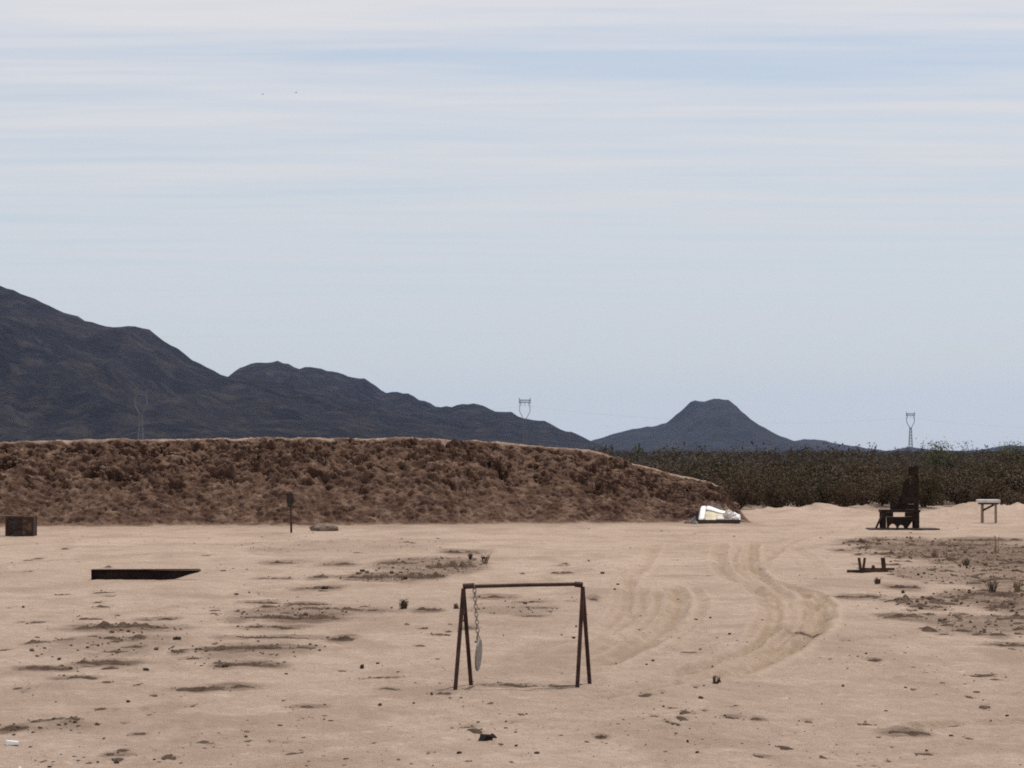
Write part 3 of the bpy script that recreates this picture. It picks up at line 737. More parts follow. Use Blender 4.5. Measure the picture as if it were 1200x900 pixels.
def tree(px, base_y, h, spread, label, seed, leafmat, group=None):
    p = Vector(((px - 600) / FPX * base_y, base_y, 0)); p.z = gz(p.x, p.y)
    r = np.random.default_rng(seed)
    o = thing('palo_verde_tree', p, label, 'tree', group)
    mb = MB(); tips = []
    for i in range(7):
        a = 6.283 * i / 7 + r.uniform(-0.3, 0.3); out = spread * r.uniform(0.45, 1.0)
        e = Vector((math.cos(a) * out, math.sin(a) * out, h * r.uniform(0.72, 1.0)))
        m1 = Vector((e.x * 0.25, e.y * 0.25, h * 0.3)); m2 = Vector((e.x * 0.62, e.y * 0.62, h * 0.66))
        mb.tube([(e.x * 0.03, e.y * 0.03, -0.1), m1, m2, e], [0.06, 0.045, 0.028, 0.008], 5, False)
        for _ in range(5):
            f = r.uniform(0.2, 1.0); s_ = m2.lerp(e, f); q = s_ + Vector((r.normal(0, 0.4), r.normal(0, 0.4), r.uniform(0.0, 0.5)))
            mb.tube([s_, s_.lerp(q, 0.5) + Vector((0, 0, 0.05)), q], [0.014, 0.010, 0.004], 4, False); tips += [q, s_.lerp(q, 0.5)]
        tips += [e, m2]
    mb.build('trunk', M['stem'], o)
    lv, lf = [], []
    for k in range(2200):
        c = np.array(tips[int(r.integers(len(tips)))]) + r.normal(0, 0.26, 3); nrm = r.normal(size=3); nrm /= np.linalg.norm(nrm)
        t1 = np.cross(nrm, r.normal(size=3)); t1 /= np.linalg.norm(t1); t2 = np.cross(nrm, t1); s_ = 0.055 * r.uniform(0.5, 1.3)
        b = len(lv); lv += [c - t1 * s_, c + t2 * s_ * 0.5, c + t1 * s_, c - t2 * s_ * 0.5]; lf.append((b, b + 1, b + 2, b + 3))
    ob('crown', mesh_np('crown', np.array(lv), np.array(lf), False), leafmat, o)
tree(1103, 142, 2.35, 1.25, 'yellow green palo verde tree rising above the scrub beside the power pylon', 61, M['leaf_green'])
tree(1183, 170, 2.5, 1.0, 'feathery palo verde tree above the scrub behind the small table', 62, M['leaf_green'])
def saguaro(px, d, h, label, arms):
    p = Vector(((px - 600) / FPX * d, d, 0)); o = thing('saguaro_cactus', p, label, 'cactus')
    mb = MB(); pr = [(0, 0.16), (0.25, 0.2), (0.6, 0.22), (0.9, 0.19), (0.98, 0.11), (1.0, 0.03)]
    mb.tube([(0, 0, h * a) for a, _ in pr], [b for _, b in pr], 10)
    mb.build('trunk', M['cactus'], o, smooth=True)
    for sx, z in arms:
        a = MB(); a.tube([(sx * 0.1, 0, z), (sx * 0.42, 0, z + 0.04), (sx * 0.58, 0, z + 0.3), (sx * 0.6, 0, z + 1.1), (sx * 0.6, 0, z + 1.2)], [0.1, 0.12, 0.13, 0.11, 0.03], 8)
        a.build('arm', M['cactus'], o, smooth=True)
saguaro(749, 430, 3.9, 'slim saguaro cactus standing above the scrub below the butte flank', [(1, 1.9), (-1, 2.3)])
saguaro(717, 520, 3.8, 'saguaro cactus showing just past the sloping end of the berm', [(-1, 2.0)])

# ------------------------------------------------------------------ power line
def pylon(px, top_py, D, label):
    Z = AT(px, top_py, D).z
    x = (px - 600) / FPX * D
    o = thing('power_pylon', (x, D, 0.0), label, 'pylon', 'transmission pylons on the plain')
    k = Z / 40.0
    m = MB()                                             # tapered lattice mast
    W0, W1, zt = 1.9 * k, 1.1 * k, 25 * k
    for sx in (-1, 1):
        for sy in (-1, 1): m.bar((sx * W0, sy * W0, -0.5), (sx * W1 * 0.75, sy * W1 * 0.75, zt), 0.36 * k, 0.36 * k)
    nseg = 9
    for i in range(nseg):
        z0, z1 = zt * i / nseg, zt * (i + 1) / nseg
        w0, w1 = W0 + (W1 * 0.75 - W0) * i / nseg, W0 + (W1 * 0.75 - W0) * (i + 1) / nseg
        for sy in (-1, 1):
            m.bar((-w0, sy * w0, z0), (w1, sy * w1, z1), 0.18 * k, 0.18 * k); m.bar((w0, sy * w0, z0), (-w1, sy * w1, z1), 0.18 * k, 0.18 * k)
            m.bar((sy * w0, -w0, z0), (sy * w1, w1, z1), 0.18 * k, 0.18 * k)
    m.build('mast', M['galv'], o)
    c = MB()                                             # goblet head
    hw = 3.7 * k
    for sy in (-0.5, 0.5):
        for sx in (-1, 1):
            c.bar((sx * 0.8 * k, sy * k, zt), (sx * hw, sy * k, 30.5 * k), 0.40 * k, 0.40 * k)
            c.bar((sx * hw, sy * k, 30.5 * k), (sx * hw * 0.9, sy * k, 38.3 * k), 0.40 * k, 0.40 * k)
        c.bar((-0.8 * k, sy * k, zt + 0.3), (0.8 * k, sy * k, zt + 0.3), 0.5 * k, 0.5 * k)
    c.build('goblet_frame', M['galv'], o)
    a = MB()
    for z in (36.6, 38.3): a.bar((-4.3 * k, 0, z * k), (4.3 * k, 0, z * k), 0.5 * k, 0.5 * k)
    for i in range(8):
        xa = -4.3 * k + 8.6 * k * i / 8; a.bar((xa, 0.05, 36.6 * k), (xa + 1.07 * k, 0.05, 38.3 * k), 0.3 * k, 0.3 * k)
    a.build('crossarm', M['galv'], o)
    for sx in (-1, 1):
        e = MB(); e.bar((sx * 3.5 * k, 0, 38.3 * k), (sx * 3.9 * k, 0, 40.0 * k), 0.45 * k, 0.45 * k); e.build('earth_peak', M['galv'], o)
    for xa in (-2.6, 0, 2.6):
        e = MB(); zz = 36.4
        e.tube([(xa * k, 0, zz * k), (xa * k, 0, (zz - 2.2) * k)], 0.16 * k, 6); e.build('insulator', M['galv'], o)
    return o, k
PYL = [pylon(165, 456, 1700, 'pale steel transmission pylon standing against the tall dark mountain'),
       pylon(615, 466, 2080, 'steel transmission pylon poking above the low end of the ridge'),
       pylon(1067, 482.5, 2480, 'steel transmission pylon on the skyline beside the palo verde tree')]
def wires():
    nodes = [(o.location.x, o.location.y, k) for o, k in PYL]
    nodes.insert(0, (2 * nodes[0][0] - nodes[1][0], 2 * nodes[0][1] - nodes[1][1], 1.0)); nodes.append((2 * nodes[-1][0] - nodes[-2][0], 2 * nodes[-1][1] - nodes[-2][1], nodes[-1][2]))
    for xa, lab in ((-2.6, 'near outer conductor of the power line strung between the pylons'), (0, 'middle conductor of the power line strung between the pylons'), (2.6, 'far outer conductor of the power line strung between the pylons')):
        m = MB()
        for (x0, y0, k0), (x1, y1, k1) in zip(nodes[:-1], nodes[1:]):
            pts = []
            for i in range(17):
                s_ = i / 16; pts.append((x0 + (x1 - x0) * s_ + xa * (k0 + (k1 - k0) * s_), y0 + (y1 - y0) * s_, (34.2 * k0) * (1 - s_) + 34.2 * k1 * s_ - 9 * 4 * s_ * (1 - s_)))
            m.tube(pts, 0.012, 4, False)
        tag(m.build('power_cable', M['galv'], None), lab, 'cable', 'power line conductors')
wires()

# ------------------------------------------------------------------ hanging-target frame, chain and gong
def on_ground(px, py):
    q = GR(px, py); q.z = gz(q.x, q.y); return q
def frame():
    fl, bl, fr, br = on_ground(533.5, 809), on_ground(552, 803), on_ground(676.5, 807), on_ground(691, 802)
    al = AT(543, 690, (fl.y + bl.y) / 2); ar = AT(683, 688, (fr.y + br.y) / 2)
    base = (fl + br) / 2; base.z = min(fl.z, br.z)
    o = thing('hanging_target_stand', base, 'rusty steel pipe frame on splayed legs with one gong hanging', 'target stand')
    L = lambda p: Vector(p) - base
    R_ = 0.0195
    for foot, ap in ((fl, al), (bl, al), (fr, ar), (br, ar)):
        d = (foot - ap).normalized()
        MB().tube([L(ap - Vector((0, 0, 0.0)) + Vector((0, (0.012 if foot.y > ap.y else -0.012), 0))), L(foot + d * 0.03)], R_, 10).build('leg', M['rust'], o, smooth=False)
    u_ = (ar - al).normalized()
    top = 0.028
    # crossbar dips into a socket at each end
    MB().tube([L(al + u_ * 0.004 + Vector((0, 0, top * 0.7))), L((al + ar) / 2 + Vector((0, 0, top - 0.001))), L(ar + Vector((-0.03, 0, top)))], 0.0175, 10).build('crossbar', M['rust'], o)
    MB().tube([L(al - u_ * 0.004 + Vector((0, 0, top * 0.8))), L(al + u_ * 0.10 + Vector((0, 0, top)))], 0.0265, 10).build('socket', M['rust'], o)
    MB().tube([L(ar - u_ * 0.075 + Vector((0, 0, top))), L(ar - u_ * 0.002 + Vector((0, 0, top * 0.7)))], 0.0265, 10).build('socket', M['rust'], o)
    for ap, f, b, dn in ((al, fl, bl, 0.255), (ar, fr, br, 0.19)):
        t0 = 0.02
        p = [ap.lerp(f, t0), ap.lerp(f, dn), ap.lerp(b, dn), ap.lerp(b, t0)]
        n = (p[1] - p[0]).cross(p[2] - p[0]).normalized() * 0.006
        vs = [L(q - n) for q in p] + [L(q + n) for q in p]
        MB().add(vs, [(0, 1, 2, 3), (7, 6, 5, 4), (0, 4, 5, 1), (1, 5, 6, 2), (2, 6, 7, 3), (3, 7, 4, 0)]).build('gusset_plate', M['rust'], o)
    # chain: hangs from the bar near its left end
    hang = al + u_ * ((556 - 543) / FPX * al.y) + Vector((0, 0, top)); end = AT(560.5, 750, hang.y)
    ch = thing('hanging_chain', end, 'grey steel chain hanging from the rusty pipe crossbar', 'chain')
    hk = MB(); hk.tube([hang - end + Vector((0, 0.030 * math.sin(a), 0.030 * math.cos(a) - 0.004)) for a in np.linspace(0, 2 * math.pi, 12, endpoint=False)], 0.0045, 5, closed=True)
    hk.build('hook_ring', M['chain'], ch)
    start = hang - Vector((0, 0, 0.030)); nl = 13
    dirv = (end - start); ll = dirv.length / nl
    link = MB(); ln = []
    hl, hw = ll * 0.62, 0.0155
    for a in np.linspace(0, 2 * math.pi, 14, endpoint=False): ln.append((hw * math.cos(a), 0, (hl - hw) * (1 if math.sin(a) > 0 else -1) + hw * math.sin(a)))
    link.tube(ln, 0.0050, 5, closed=True); lme = link.mesh('link', True)
    for i in range(nl):
        c = start + dirv * ((i + 0.5) / nl) - end
        ob('link', lme, M['chain'], ch, c, (0, math.atan2(dirv.x, dirv.z) + math.pi, 0.35 + (math.pi / 2 if i % 2 else 0)))
    # gong: round plate turned nearly edge-on
    ctr = AT(559.5, 767.5, hang.y); rr = 18.6 / FPX * hang.y
    g = thing('steel_gong', ctr - Vector((0, 0, rr)), 'round grey steel gong turned almost edge on below the chain', 'gong target', None, math.radians(81))
    n = 28; pl = MB(); ring = [(rr * math.cos(6.2832 * i / n), rr + rr * math.sin(6.2832 * i / n)) for i in range(n)]
    pl.prism(ring, -0.008, 0.008).build('plate', M['worn_steel'], g, rot=(math.radians(4), 0, 0))
    MB().tube([(0, -0.028, rr * 1.82), (0, 0.028, rr * 1.82)], 0.011, 6).build('bolt', M['chain'], g)
    MB().tube([(0.012 * math.cos(a), 0, rr * 2.0 + 0.034 * math.sin(a)) for a in np.linspace(0, 6.2832, 12, endpoint=False)], 0.005, 5, closed=True).build('shackle', M['chain'], g)
frame()

# ------------------------------------------------------------------ dark beam with a mitred end
def beam():
    a, b = on_ground(107, 679), on_ground(236, 679)
    Lh = (b - a).length; hgt = 0.175
    o = thing('steel_beam', (a.x, a.y, min(a.z, gz(a.x + 0.7, a.y))), 'long dark rusted steel beam with slant cut end lying on the sand', 'beam', None, 0.01)
    cut = Lh * 0.72
    def section(y0, y1, zlo, zhi):
        zs = lambda x: max(zlo, (x - cut) / (Lh - cut) * hgt * 0.82)
        out = [(0, zlo), (cut, zlo), (Lh * 0.97, max(zlo, zs(Lh * 0.97))), (Lh, min(zhi, hgt * 0.9)), (Lh * 0.985, zhi), (0, zhi)]
        return MB().prism(out, y0, y1)
    section(0.035, 0.055, 0.012, hgt - 0.012).build('web', M['dark_rust'], o)
    MB().prism([(0, hgt - 0.013), (Lh * 0.99, hgt - 0.004), (Lh * 0.975, hgt + 0.010), (0, hgt + 0.004)], -0.02, 0.13).build('top_flange', M['dark_rust'], o)
    MB().prism([(0, -0.015), (cut, -0.015), (cut + 0.01, 0.014), (0, 0.014)], -0.02, 0.13).build('bottom_flange', M['dark_rust'], o)
    MB().prism([(cut, -0.013), (Lh * 0.97, hgt * 0.80), (Lh * 0.965, hgt * 0.86), (cut - 0.01, 0.016)], -0.018, 0.128).build('slanted_flange', M['dark_rust'], o)
    MB().box((0.0, -0.015, 0.015), (0.014, 0.034, hgt - 0.014)).build('end_stiffener', M['dark_rust'], o)
beam()

# ------------------------------------------------------------------ crate at the berm toe
def crate():
    a = on_ground(6, 628); w, h, dp = 33 / FPX * a.y, 23.5 / FPX * a.y, 0.55
    o = thing('wooden_crate', (a.x, a.y, gz(a.x + w / 2, a.y) - 0.01), 'dark weathered wooden crate with crossed braces at the berm toe', 'crate', None, 0.02)
    t_ = 0.05
    for x in (0, w - t_):
        for y in (0, dp - t_): MB().box((x, y, 0), (x + t_, y + t_, h)).build('corner_post', M['dark_wood'], o, bevel=0.004)
    for z in (0.003, h - t_ - 0.003): MB().box((t_, 0.006, z), (w - t_, 0.04, z + t_)).build('rail', M['dark_wood'], o)
    n = 5; bw = (w - 2 * t_) / n
    for i in range(n): MB().box((t_ + i * bw + 0.003, 0.044, 0.02), (t_ + (i + 1) * bw - 0.003, 0.060, h - 0.02 - 0.02 * (i % 2))).build('board', M['wood'] if i > 2 else M['blue_dark'] if i in (1,) else M['dark_wood'], o)
    MB().bar((t_, 0.022, t_ + 0.02), (w - t_, 0.022, h - t_ - 0.02), 0.028, 0.05, (0, 0, 1)).build('brace', M['dark_wood'], o)
    MB().bar((t_, 0.0235, h - t_ - 0.02), (w - t_, 0.0235, t_ + 0.02), 0.025, 0.05, (0, 0, 1)).build('brace', M['dark_wood'], o)
    for x in (0.012, w - 0.03): MB().box((x, t_, 0.02), (x + 0.018, dp - t_, h - 0.02)).build('side_panel', M['dark_wood'], o)
    MB().box((t_, dp - 0.03, 0.02), (w - t_, dp - 0.012, h - 0.02)).build('back_panel', M['dark_wood'], o)
    for i in range(3): MB().box((-0.16, 0.02 + i * 0.18, h + 0.001), (w * 0.62 - 0.05 * i, 0.18 + i * 0.18, h + 0.022), 0.004).build('lid_board', M['wood'], o)
crate()

# ------------------------------------------------------------------ plate on a stake
def stake():
    a = on_ground(341, 624.5); s_ = a.y / FPX
    o = thing('target_stake', a, 'dark oval plate target on a thin rusty stake before the berm', 'target')
    MB().tube([(0.01, 0, -0.1), (0, 0, 0.5), (-0.02, 0, 43 * s_)], [0.030, 0.027, 0.024], 8).build('stake', M['rust'], o)
    x0 = -1.5 * s_
    out = [(-5, 45.5), (0, 47.5), (3.6, 46.5), (4.9, 42), (5.0, 37), (3.2, 32), (0.5, 29.5), (-2.2, 31), (-3.4, 35), (-4.0, 41)]
    MB().prism([(x0 + x * s_, z * s_) for x, z in out], -0.05, -0.035).build('plate', M['black_scrap'], o, rot=(0, 0, 0))
    MB().box((x0 - 5.5 * s_, -0.065, 45.6 * s_), (x0 + 2.5 * s_, 0.03, 48.6 * s_), 0.012).build('top_block', M['wood'], o)
stake()

# ------------------------------------------------------------------ discarded white tub, bags and rubble at the berm end
def lump(name, loc, size, mat, label, cat, group=None, seed=0, rough=0.35, parent=None, sub=26):
    th, ph = np.meshgrid(np.linspace(0, 2 * math.pi, sub, endpoint=False), np.linspace(0.0, math.pi, sub // 2 + 1))
    d = np.stack([np.sin(ph) * np.cos(th), np.sin(ph) * np.sin(th), np.cos(ph)], -1)
    r = 1 + rough * fbm(d * 1.7 + seed * 3.7, 4, 0.65) * 2
    v_ = d * r[..., None] * np.array(size) * 0.5; v_[..., 2] = np.maximum(v_[..., 2], -0.12 * size[2]) + 0.12 * size[2] - 0.012; v_[..., 2] *= 1.45
    me = mesh_np(name, v_.reshape(-1, 3), grid_quads(sub // 2 + 1, sub, wrap=True)[:, ::-1], False)
    o = ob(name, me, mat, parent, loc)
    return tag(o, label, cat, group) if parent is None else o
def tub():
    a = on_ground(818, 614); s_ = a.y / FPX; W = 50 * s_
    o = thing('discarded_tub', (a.x, a.y, gz(a.x + W / 2, a.y) - 0.01), 'discarded white tub with yellowed lining tipped against the berm end', 'tub')
    hs = 4.6 * s_
    MB().prism([(0, 0), (W * 0.97, 0), (W, hs * 0.5), (W, hs), (0, hs)], 0.0, 0.75).build('base', M['skirt'], o)
    # tilted face: leans back from the front sill, tall at the left and low at the right
    def P(u_, w_): return Vector((u_ * W + (0.13 - 0.10 * u_) * w_, 0.02 + w_ * 0.55, hs + w_ * (1 - 0.66 * max(0.0, u_ - 0.2) / 0.8 + 0.05 * math.sin(9 * u_)) * 15.5 * s_))
    def patch(us, ws, off, thick, name, mat, parent=o):
        nr, nc = len(ws), len(us); top = []
        for w_ in ws:
            for u_ in us:
                q = P(u_, w_) + Vector((0, -0.6, 0.75)) * off; top.append(q)
        bot = [q - Vector((0, -0.6, 0.75)) * thick for q in top]
        m = MB(); vs = top + bot; n = len(top); fs = []
        for i in range(nr - 1):
            for j in range(nc - 1):
                k = i * nc + j; fs.append((k, k + 1, k + nc + 1, k + nc)); fs.append((n + k, n + k + nc, n + k + nc + 1, n + k + 1))
        ring = list(range(nc)) + [i * nc + nc - 1 for i in range(1, nr)] + [(nr - 1) * nc + j for j in range(nc - 2, -1, -1)] + [i * nc for i in range(nr - 2, 0, -1)]
        for p_, q_ in zip(ring, ring[1:] + ring[:1]): fs.append((p_, n + p_, n + q_, q_))
        po = m.add(vs, fs).build(name, mat, parent, smooth=True)
        sd_ = po.modifiers.new('subdivision', 'SUBSURF'); sd_.levels = 2; sd_.render_levels = 2
        return po
    patch(np.linspace(0, 1, 12), np.linspace(0, 1, 4), -0.05, 0.05, 'backing', M['dusty_white'])
    patch([0.0, 0.07, 0.145], np.linspace(0, 1.02, 5), 0.012, 0.06, 'rim', M['white'])
    patch(np.linspace(0.146, 0.80, 8), [0.70, 0.86, 1.02], 0.012, 0.06, 'rim', M['white'])
    patch(np.linspace(0.42, 0.99, 6), [0.0, 0.16, 0.32], 0.030, 0.07, 'rim', M['dusty_white'])
    patch(np.linspace(0.15, 0.73, 6), np.linspace(0.0, 0.69, 5), -0.022, 0.025, 'lining', M['cream'])
    MB().prism([(-0.03, 0), (0, 0), (0.02, 15 * s_), (-0.012, 15 * s_)], 0.05, 0.6).build('side_panel', M['blue_dark'], o)
    b = Vector((a.x, a.y, 0)); g = 'crumpled white bags by the tub'
    lump('plastic_bag', b + Vector((36 * s_, 0.25, 0.20)), (12 * s_, 0.4, 10 * s_), M['dusty_white'], 'crumpled pinkish white plastic bag on the low end of the tub', 'bag', None, 3, 0.4)
    lump('plastic_bag', b + Vector((44 * s_, 0.22, 0.14)), (13 * s_, 0.4, 9 * s_), M['white'], 'crumpled dusty white bag hanging over the outer corner of the tub', 'bag', None, 5, 0.4)
    lump('dirt_heap', b + Vector((20 * s_, 0.95, 0)), (30 * s_, 0.7, 27 * s_), M['pale_stone'], 'small heap of tan dirt behind the discarded tub', 'dirt heap', None, 9, 0.25)
    lump('rubble_chunk', b + Vector((-11 * s_, 0.15, 0)), (10 * s_, 0.25, 5.5 * s_), M['pale_stone'], 'pale rubble chunk beside the tub', 'rubble', None, 11, 0.3)
    lump('scrap_bundle', b + Vector((-4 * s_, 0.1, 0)), (7 * s_, 0.25, 9 * s_), M['grey_scrap'], 'dark grey scrap bundle against the tub side', 'scrap', None, 12, 0.5)
    lump('rubble_chunk', b + Vector((-4 * s_, -0.18, 0)), (6.5 * s_, 0.2, 5 * s_), M['grey_scrap'], 'grey rubble lump in front of the scrap bundle', 'rubble', None, 14, 0.4)
    MB().prism([(-13 * s_, 0.17), (-2 * s_, 0.20), (1 * s_, 0.31), (-9 * s_, 0.27)], 0.3, 0.36).build('bent_sheet', M['skirt'], o)
tub()

# ------------------------------------------------------------------ tall rusty target rack
def rack():
    a = on_ground(1051, 620); s_ = a.y / FPX; z0 = gz(a.x, a.y)
    o = thing('steel_target_rack', (a.x, a.y, z0), 'tall dark rusty target rack with stepped plates on a braced bench', 'target rack')
    X = lambda px: (px - 1051) * s_
    Zz = lambda py: (620 - py) * s_
    MB().box((X(1018), -0.35, -0.03), (X(1099), 0.55, 0.045)).build('ground_plate', M['rust'], o)  # flat rust-coloured box on the ground below the rack
    dp = 0.5
    for y in (0.0, dp):
        for px0, px1 in ((1034, 1038.5), (1072.5, 1077.5)): MB().box((X(px0), y, 0.04), (X(px1), y + 0.05, Zz(598))).build('leg', M['dark_rust'], o)
    for y in (0.02,): MB().bar((X(1026.5), y, 0.04), (X(1036), y, Zz(598)), 0.05, 0.055).build('prop', M['rust'], o)
    MB().box((X(1033), -0.03, Zz(599.5)), (X(1078.5), dp + 0.07, Zz(596.5))).build('bench_top', M['dark_rust'], o)
    MB().box((X(1038.7), 0.01, Zz(604.5)), (X(1047), 0.03, Zz(599.6))).build('panel', M['dark_rust'], o)
    MB().box((X(1060.5), 0.01, Zz(604.5)), (X(1072.3), 0.03, Zz(599.6))).build('panel', M['dark_rust'], o)
    # skirt plate with two arched openings and a triangular one
    out = [(1038.7, 604.6), (1072.3, 604.6), (1072.3, 609.5), (1067, 609.5), (1062, 618.5), (1060.6, 619.2)]
    for cx, r in ((1056.2, 3.6), (1046.2, 4.6)):
        for k in range(9):
            t_ = math.pi * k / 8; out.append((cx + r * math.cos(t_), 619.2 - r * 1.35 * math.sin(t_)))
    out += [(1039.4, 619.2)]
    MB().prism([(X(p), Zz(q)) for p, q in reversed(out)], 0.0, 0.02).build('arched_skirt', M['dark_rust'], o)
    MB().bar((X(1062.5), 0.06, 0.05), (X(1069), 0.06, Zz(609)), 0.03, 0.05).build('brace', M['dark_rust'], o)
    # tower: post with plates stepping up
    MB().box((X(1073), 0.16, Zz(596.4)), (X(1077.6), 0.22, Zz(549))).build('post', M['dark_rust'], o)
    MB().box((X(1059), 0.16, Zz(596.4)), (X(1062), 0.22, Zz(566))).build('post', M['dark_rust'], o)
    def plate(pts, y, mat='dark_rust'):
        MB().prism([(X(p), Zz(q)) for p, q in reversed(pts)], y, y + 0.016).build('plate', M[mat], o, rot=(0, random.uniform(-0.028, 0.028), 0))
    plate([(1066, 557), (1066, 548), (1068, 545.5), (1072, 546.5), (1074, 544.5), (1078, 546), (1078, 557)], 0.135)
    plate([(1066.5, 566), (1067.5, 561), (1069, 557.8), (1076.5, 559), (1077.5, 564), (1076, 566)], 0.115)
    plate([(1059.5, 568.5), (1058, 564.5), (1061, 561), (1064.5, 559), (1066.5, 562), (1065, 565.5), (1068.5, 568), (1066, 571.5), (1061, 572), (1058.5, 574)], 0.145)
    plate([(1061.5, 579), (1061, 571), (1066, 566.5), (1072, 567.5), (1078, 566.5), (1078, 579)], 0.098)
    plate([(1058, 590), (1057.5, 580), (1061, 575.5), (1068.5, 580), (1078, 579.6), (1078, 590)], 0.08)
    plate([(1055, 596.4), (1056.5, 592.6), (1060, 590.2), (1078, 590.6), (1078, 596.4)], 0.115)
    plate([(1050, 596.4), (1051.5, 590), (1054.5, 588), (1055.5, 582.5), (1058, 579), (1059, 596.4)], 0.17)
    plate([(1044, 596.4), (1044, 586), (1046, 583.5), (1049, 585), (1050, 588), (1052.5, 589.5), (1053, 596.4)], 0.13)
rack()

# ------------------------------------------------------------------ low rusty plate stand
def low_stand():
    a = on_ground(1019, 671); s_ = a.y / FPX
    o = thing('low_target_stand', (a.x, a.y, gz(a.x, a.y)), 'low rusty target stand with three short upright posts', 'target stand', None, 0.05)
    X = lambda px: (px - 1019) * s_
    MB().box((X(992.5), -0.04, -0.02), (X(1041), 0.04, 3.0 * s_)).build('base_bar', M['rust'], o, bevel=0.004)
    MB().bar((X(1008), 0.10, 3.4 * s_), (X(1049), 0.05, 3.6 * s_), 0.07, 2.6 * s_).build('cross_bar', M['rust'], o)
    for x0, x1, w in ((1008.5, 1006.5, 0.045), (1011.5, 1013.5, 0.038), (1036, 1034.8, 0.072)):
        MB().bar((X(x0), 0.0, 2.6 * s_), (X(x1), 0.0, 17.0 * s_), w, 0.05, (0, 1, 0)).build('upright', M['rust'], o)
    MB().tube([(X(1023.5), 0.0, 2.5 * s_), (X(1023.5), 0, 5.5 * s_), (X(1023.2), 0, 8.4 * s_)], [0.042, 0.036, 0.018], 8).build('hinge_knob', M['rust'], o)
    lump('x', (X(1043), -0.09, -0.01), (0.09, 0.08, 0.06), M['rust'], '', '', parent=o, seed=4).name = 'foot'
low_stand()

# ------------------------------------------------------------------ small pale table
def table():
    a = on_ground(1158.5, 612.5); s_ = a.y / FPX; z0 = gz(a.x, a.y)
    o = thing('small_table', (a.x, a.y, z0), 'small table with pale top and thin wooden legs near the scrub', 'table')
    X = lambda px: (px - 1158.5) * s_
    h = 27.5 * s_
    MB().box((X(1146), -0.30, h - 0.095), (X(1170.3), 0.32, h)).build('table_top', M['pale_paint'], o, bevel=0.01)
    MB().box((X(1148), -0.24, h - 0.15), (X(1168.5), 0.26, h - 0.097)).build('apron', M['dark_wood'], o)
    for px, y in ((1149, -0.22), (1165, -0.22), (1153.5, 0.20), (1169, 0.20)):
        MB().box((X(px) - 0.022, y, -0.03), (X(px) + 0.022, y + 0.045, h - 0.152)).build('leg', M['grey_wood'], o)
    MB().bar((X(1150), 0.02, h * 0.5), (X(1165), 0.02, h * 0.78), 0.03, 0.06).build('brace', M['dark_wood'], o)
table()

# ------------------------------------------------------------------ loose small things
def at_ground(px, py, dz=0.0):
    q = on_ground(px, py); q.z += dz; return q
q = at_ground(379, 622); lump('dirt_heap', q, (0.76, 0.5, 0.26), M['pale_stone'], 'low heap of pale dirt beside the plate target stake', 'dirt heap', None, 21, 0.3)
q = at_ground(386, 622); MB().bar((0, 0, 0.16), (0.22, 0.03, 0.06), 0.05, 0.04).build('broken_board', M['grey_wood'], None, q)
tag(bpy.data.objects['broken_board'], 'short grey board leaning on the low pale dirt heap', 'board')
def berm_face(px, py):                                    # where the ray meets the berm's smooth face
    d = ray(px, py)
    for k in range(400):
        y = 70 + k * 0.03; t_ = y / d.y; x, z = d.x * t_, CAMH + d.z * t_
        H = float(np.interp(x, CRX, CRH)); tt = (y - float(toe_y(np.array(x)))) / (0.62 + 1.28 * H)
        if 0 < tt < 1 and H * (math.sin(tt * math.pi / 2) * 0.35 + tt * 0.65) >= z + 0.02: return Vector((x, y, z))
    return GR(px, py)
q = berm_face(146, 597); lump('litter_board', q, (0.46, 0.2, 0.12), M['grey_wood'], 'bleached scrap of board lying on the lower berm face', 'board', None, 31, 0.25)
q = at_ground(655, 613); lump('concrete_chunk', q, (0.34, 0.25, 0.16), M['pale_stone'], 'pale concrete chunk at the berm toe behind the pipe frame', 'chunk', None, 33, 0.2)
q = at_ground(673, 613); lump('concrete_chunk', q, (0.2, 0.2, 0.12), M['clod'], 'brown chunk beside the pale concrete chunk at the berm toe', 'chunk', None, 34, 0.3)
q = at_ground(533.5, 613); lump('plastic_bag', q + Vector((0, 0.3, 0.02)), (0.24, 0.2, 0.17), M['white'], 'small white plastic bag at the berm toe by the stick', 'bag', None, 35, 0.35)
q = at_ground(541, 613); lump('paper_litter', q + Vector((0, 0.3, 0.0)), (0.16, 0.14, 0.09), M['dusty_white'], 'scrap of dusty paper beside the small white bag', 'litter', None, 36, 0.35)
q = at_ground(524, 614); MB().tube([(0, 0.25, 0.02), (-0.12, 0.32, 0.12), (-0.28, 0.45, 0.27)], [0.022, 0.026, 0.018], 6).build('stick', M['grey_wood'], None, q)
tag(bpy.data.objects['stick'], 'pale stick leaning on the berm toe', 'stick')
for i, (px, py) in enumerate(((600 + 205/4, 440 + 525/4), (600 + 165/4, 440 + 563/4), (600 + 300/4, 440 + 630/4), (615, 602), (575, 597), (592, 592), (470, 560), (120, 548), (520, 566))):
    q = berm_face(px, py); s_ = 0.07 + 0.03 * (i % 3)
    lump('pale_rock', q, (s_ * 1.4, s_, s_), M['pale_stone'] if i > 2 else M['dusty_white'], 'small pale rock or clay shard embedded in the berm face', 'rock', 'pale bits on the berm face', 40 + i, 0.3)
q = at_ground(13.5, 873); MB().box((-0.045, -0.03, 0.0), (0.05, 0.03, 0.032), 0.007).build('white_litter', M['white'], None, q, (0, 0.06, 0.2), bevel=0.006)
tag(bpy.data.objects['white_litter'], 'bright white litter block lying on the sand by scuffed soil', 'litter')
q = at_ground(23, 898.5); lump('paper_scrap', q, (0.034, 0.03, 0.03), M['white'], 'tiny white paper scrap on the bare sand', 'litter', None, 52, 0.3)
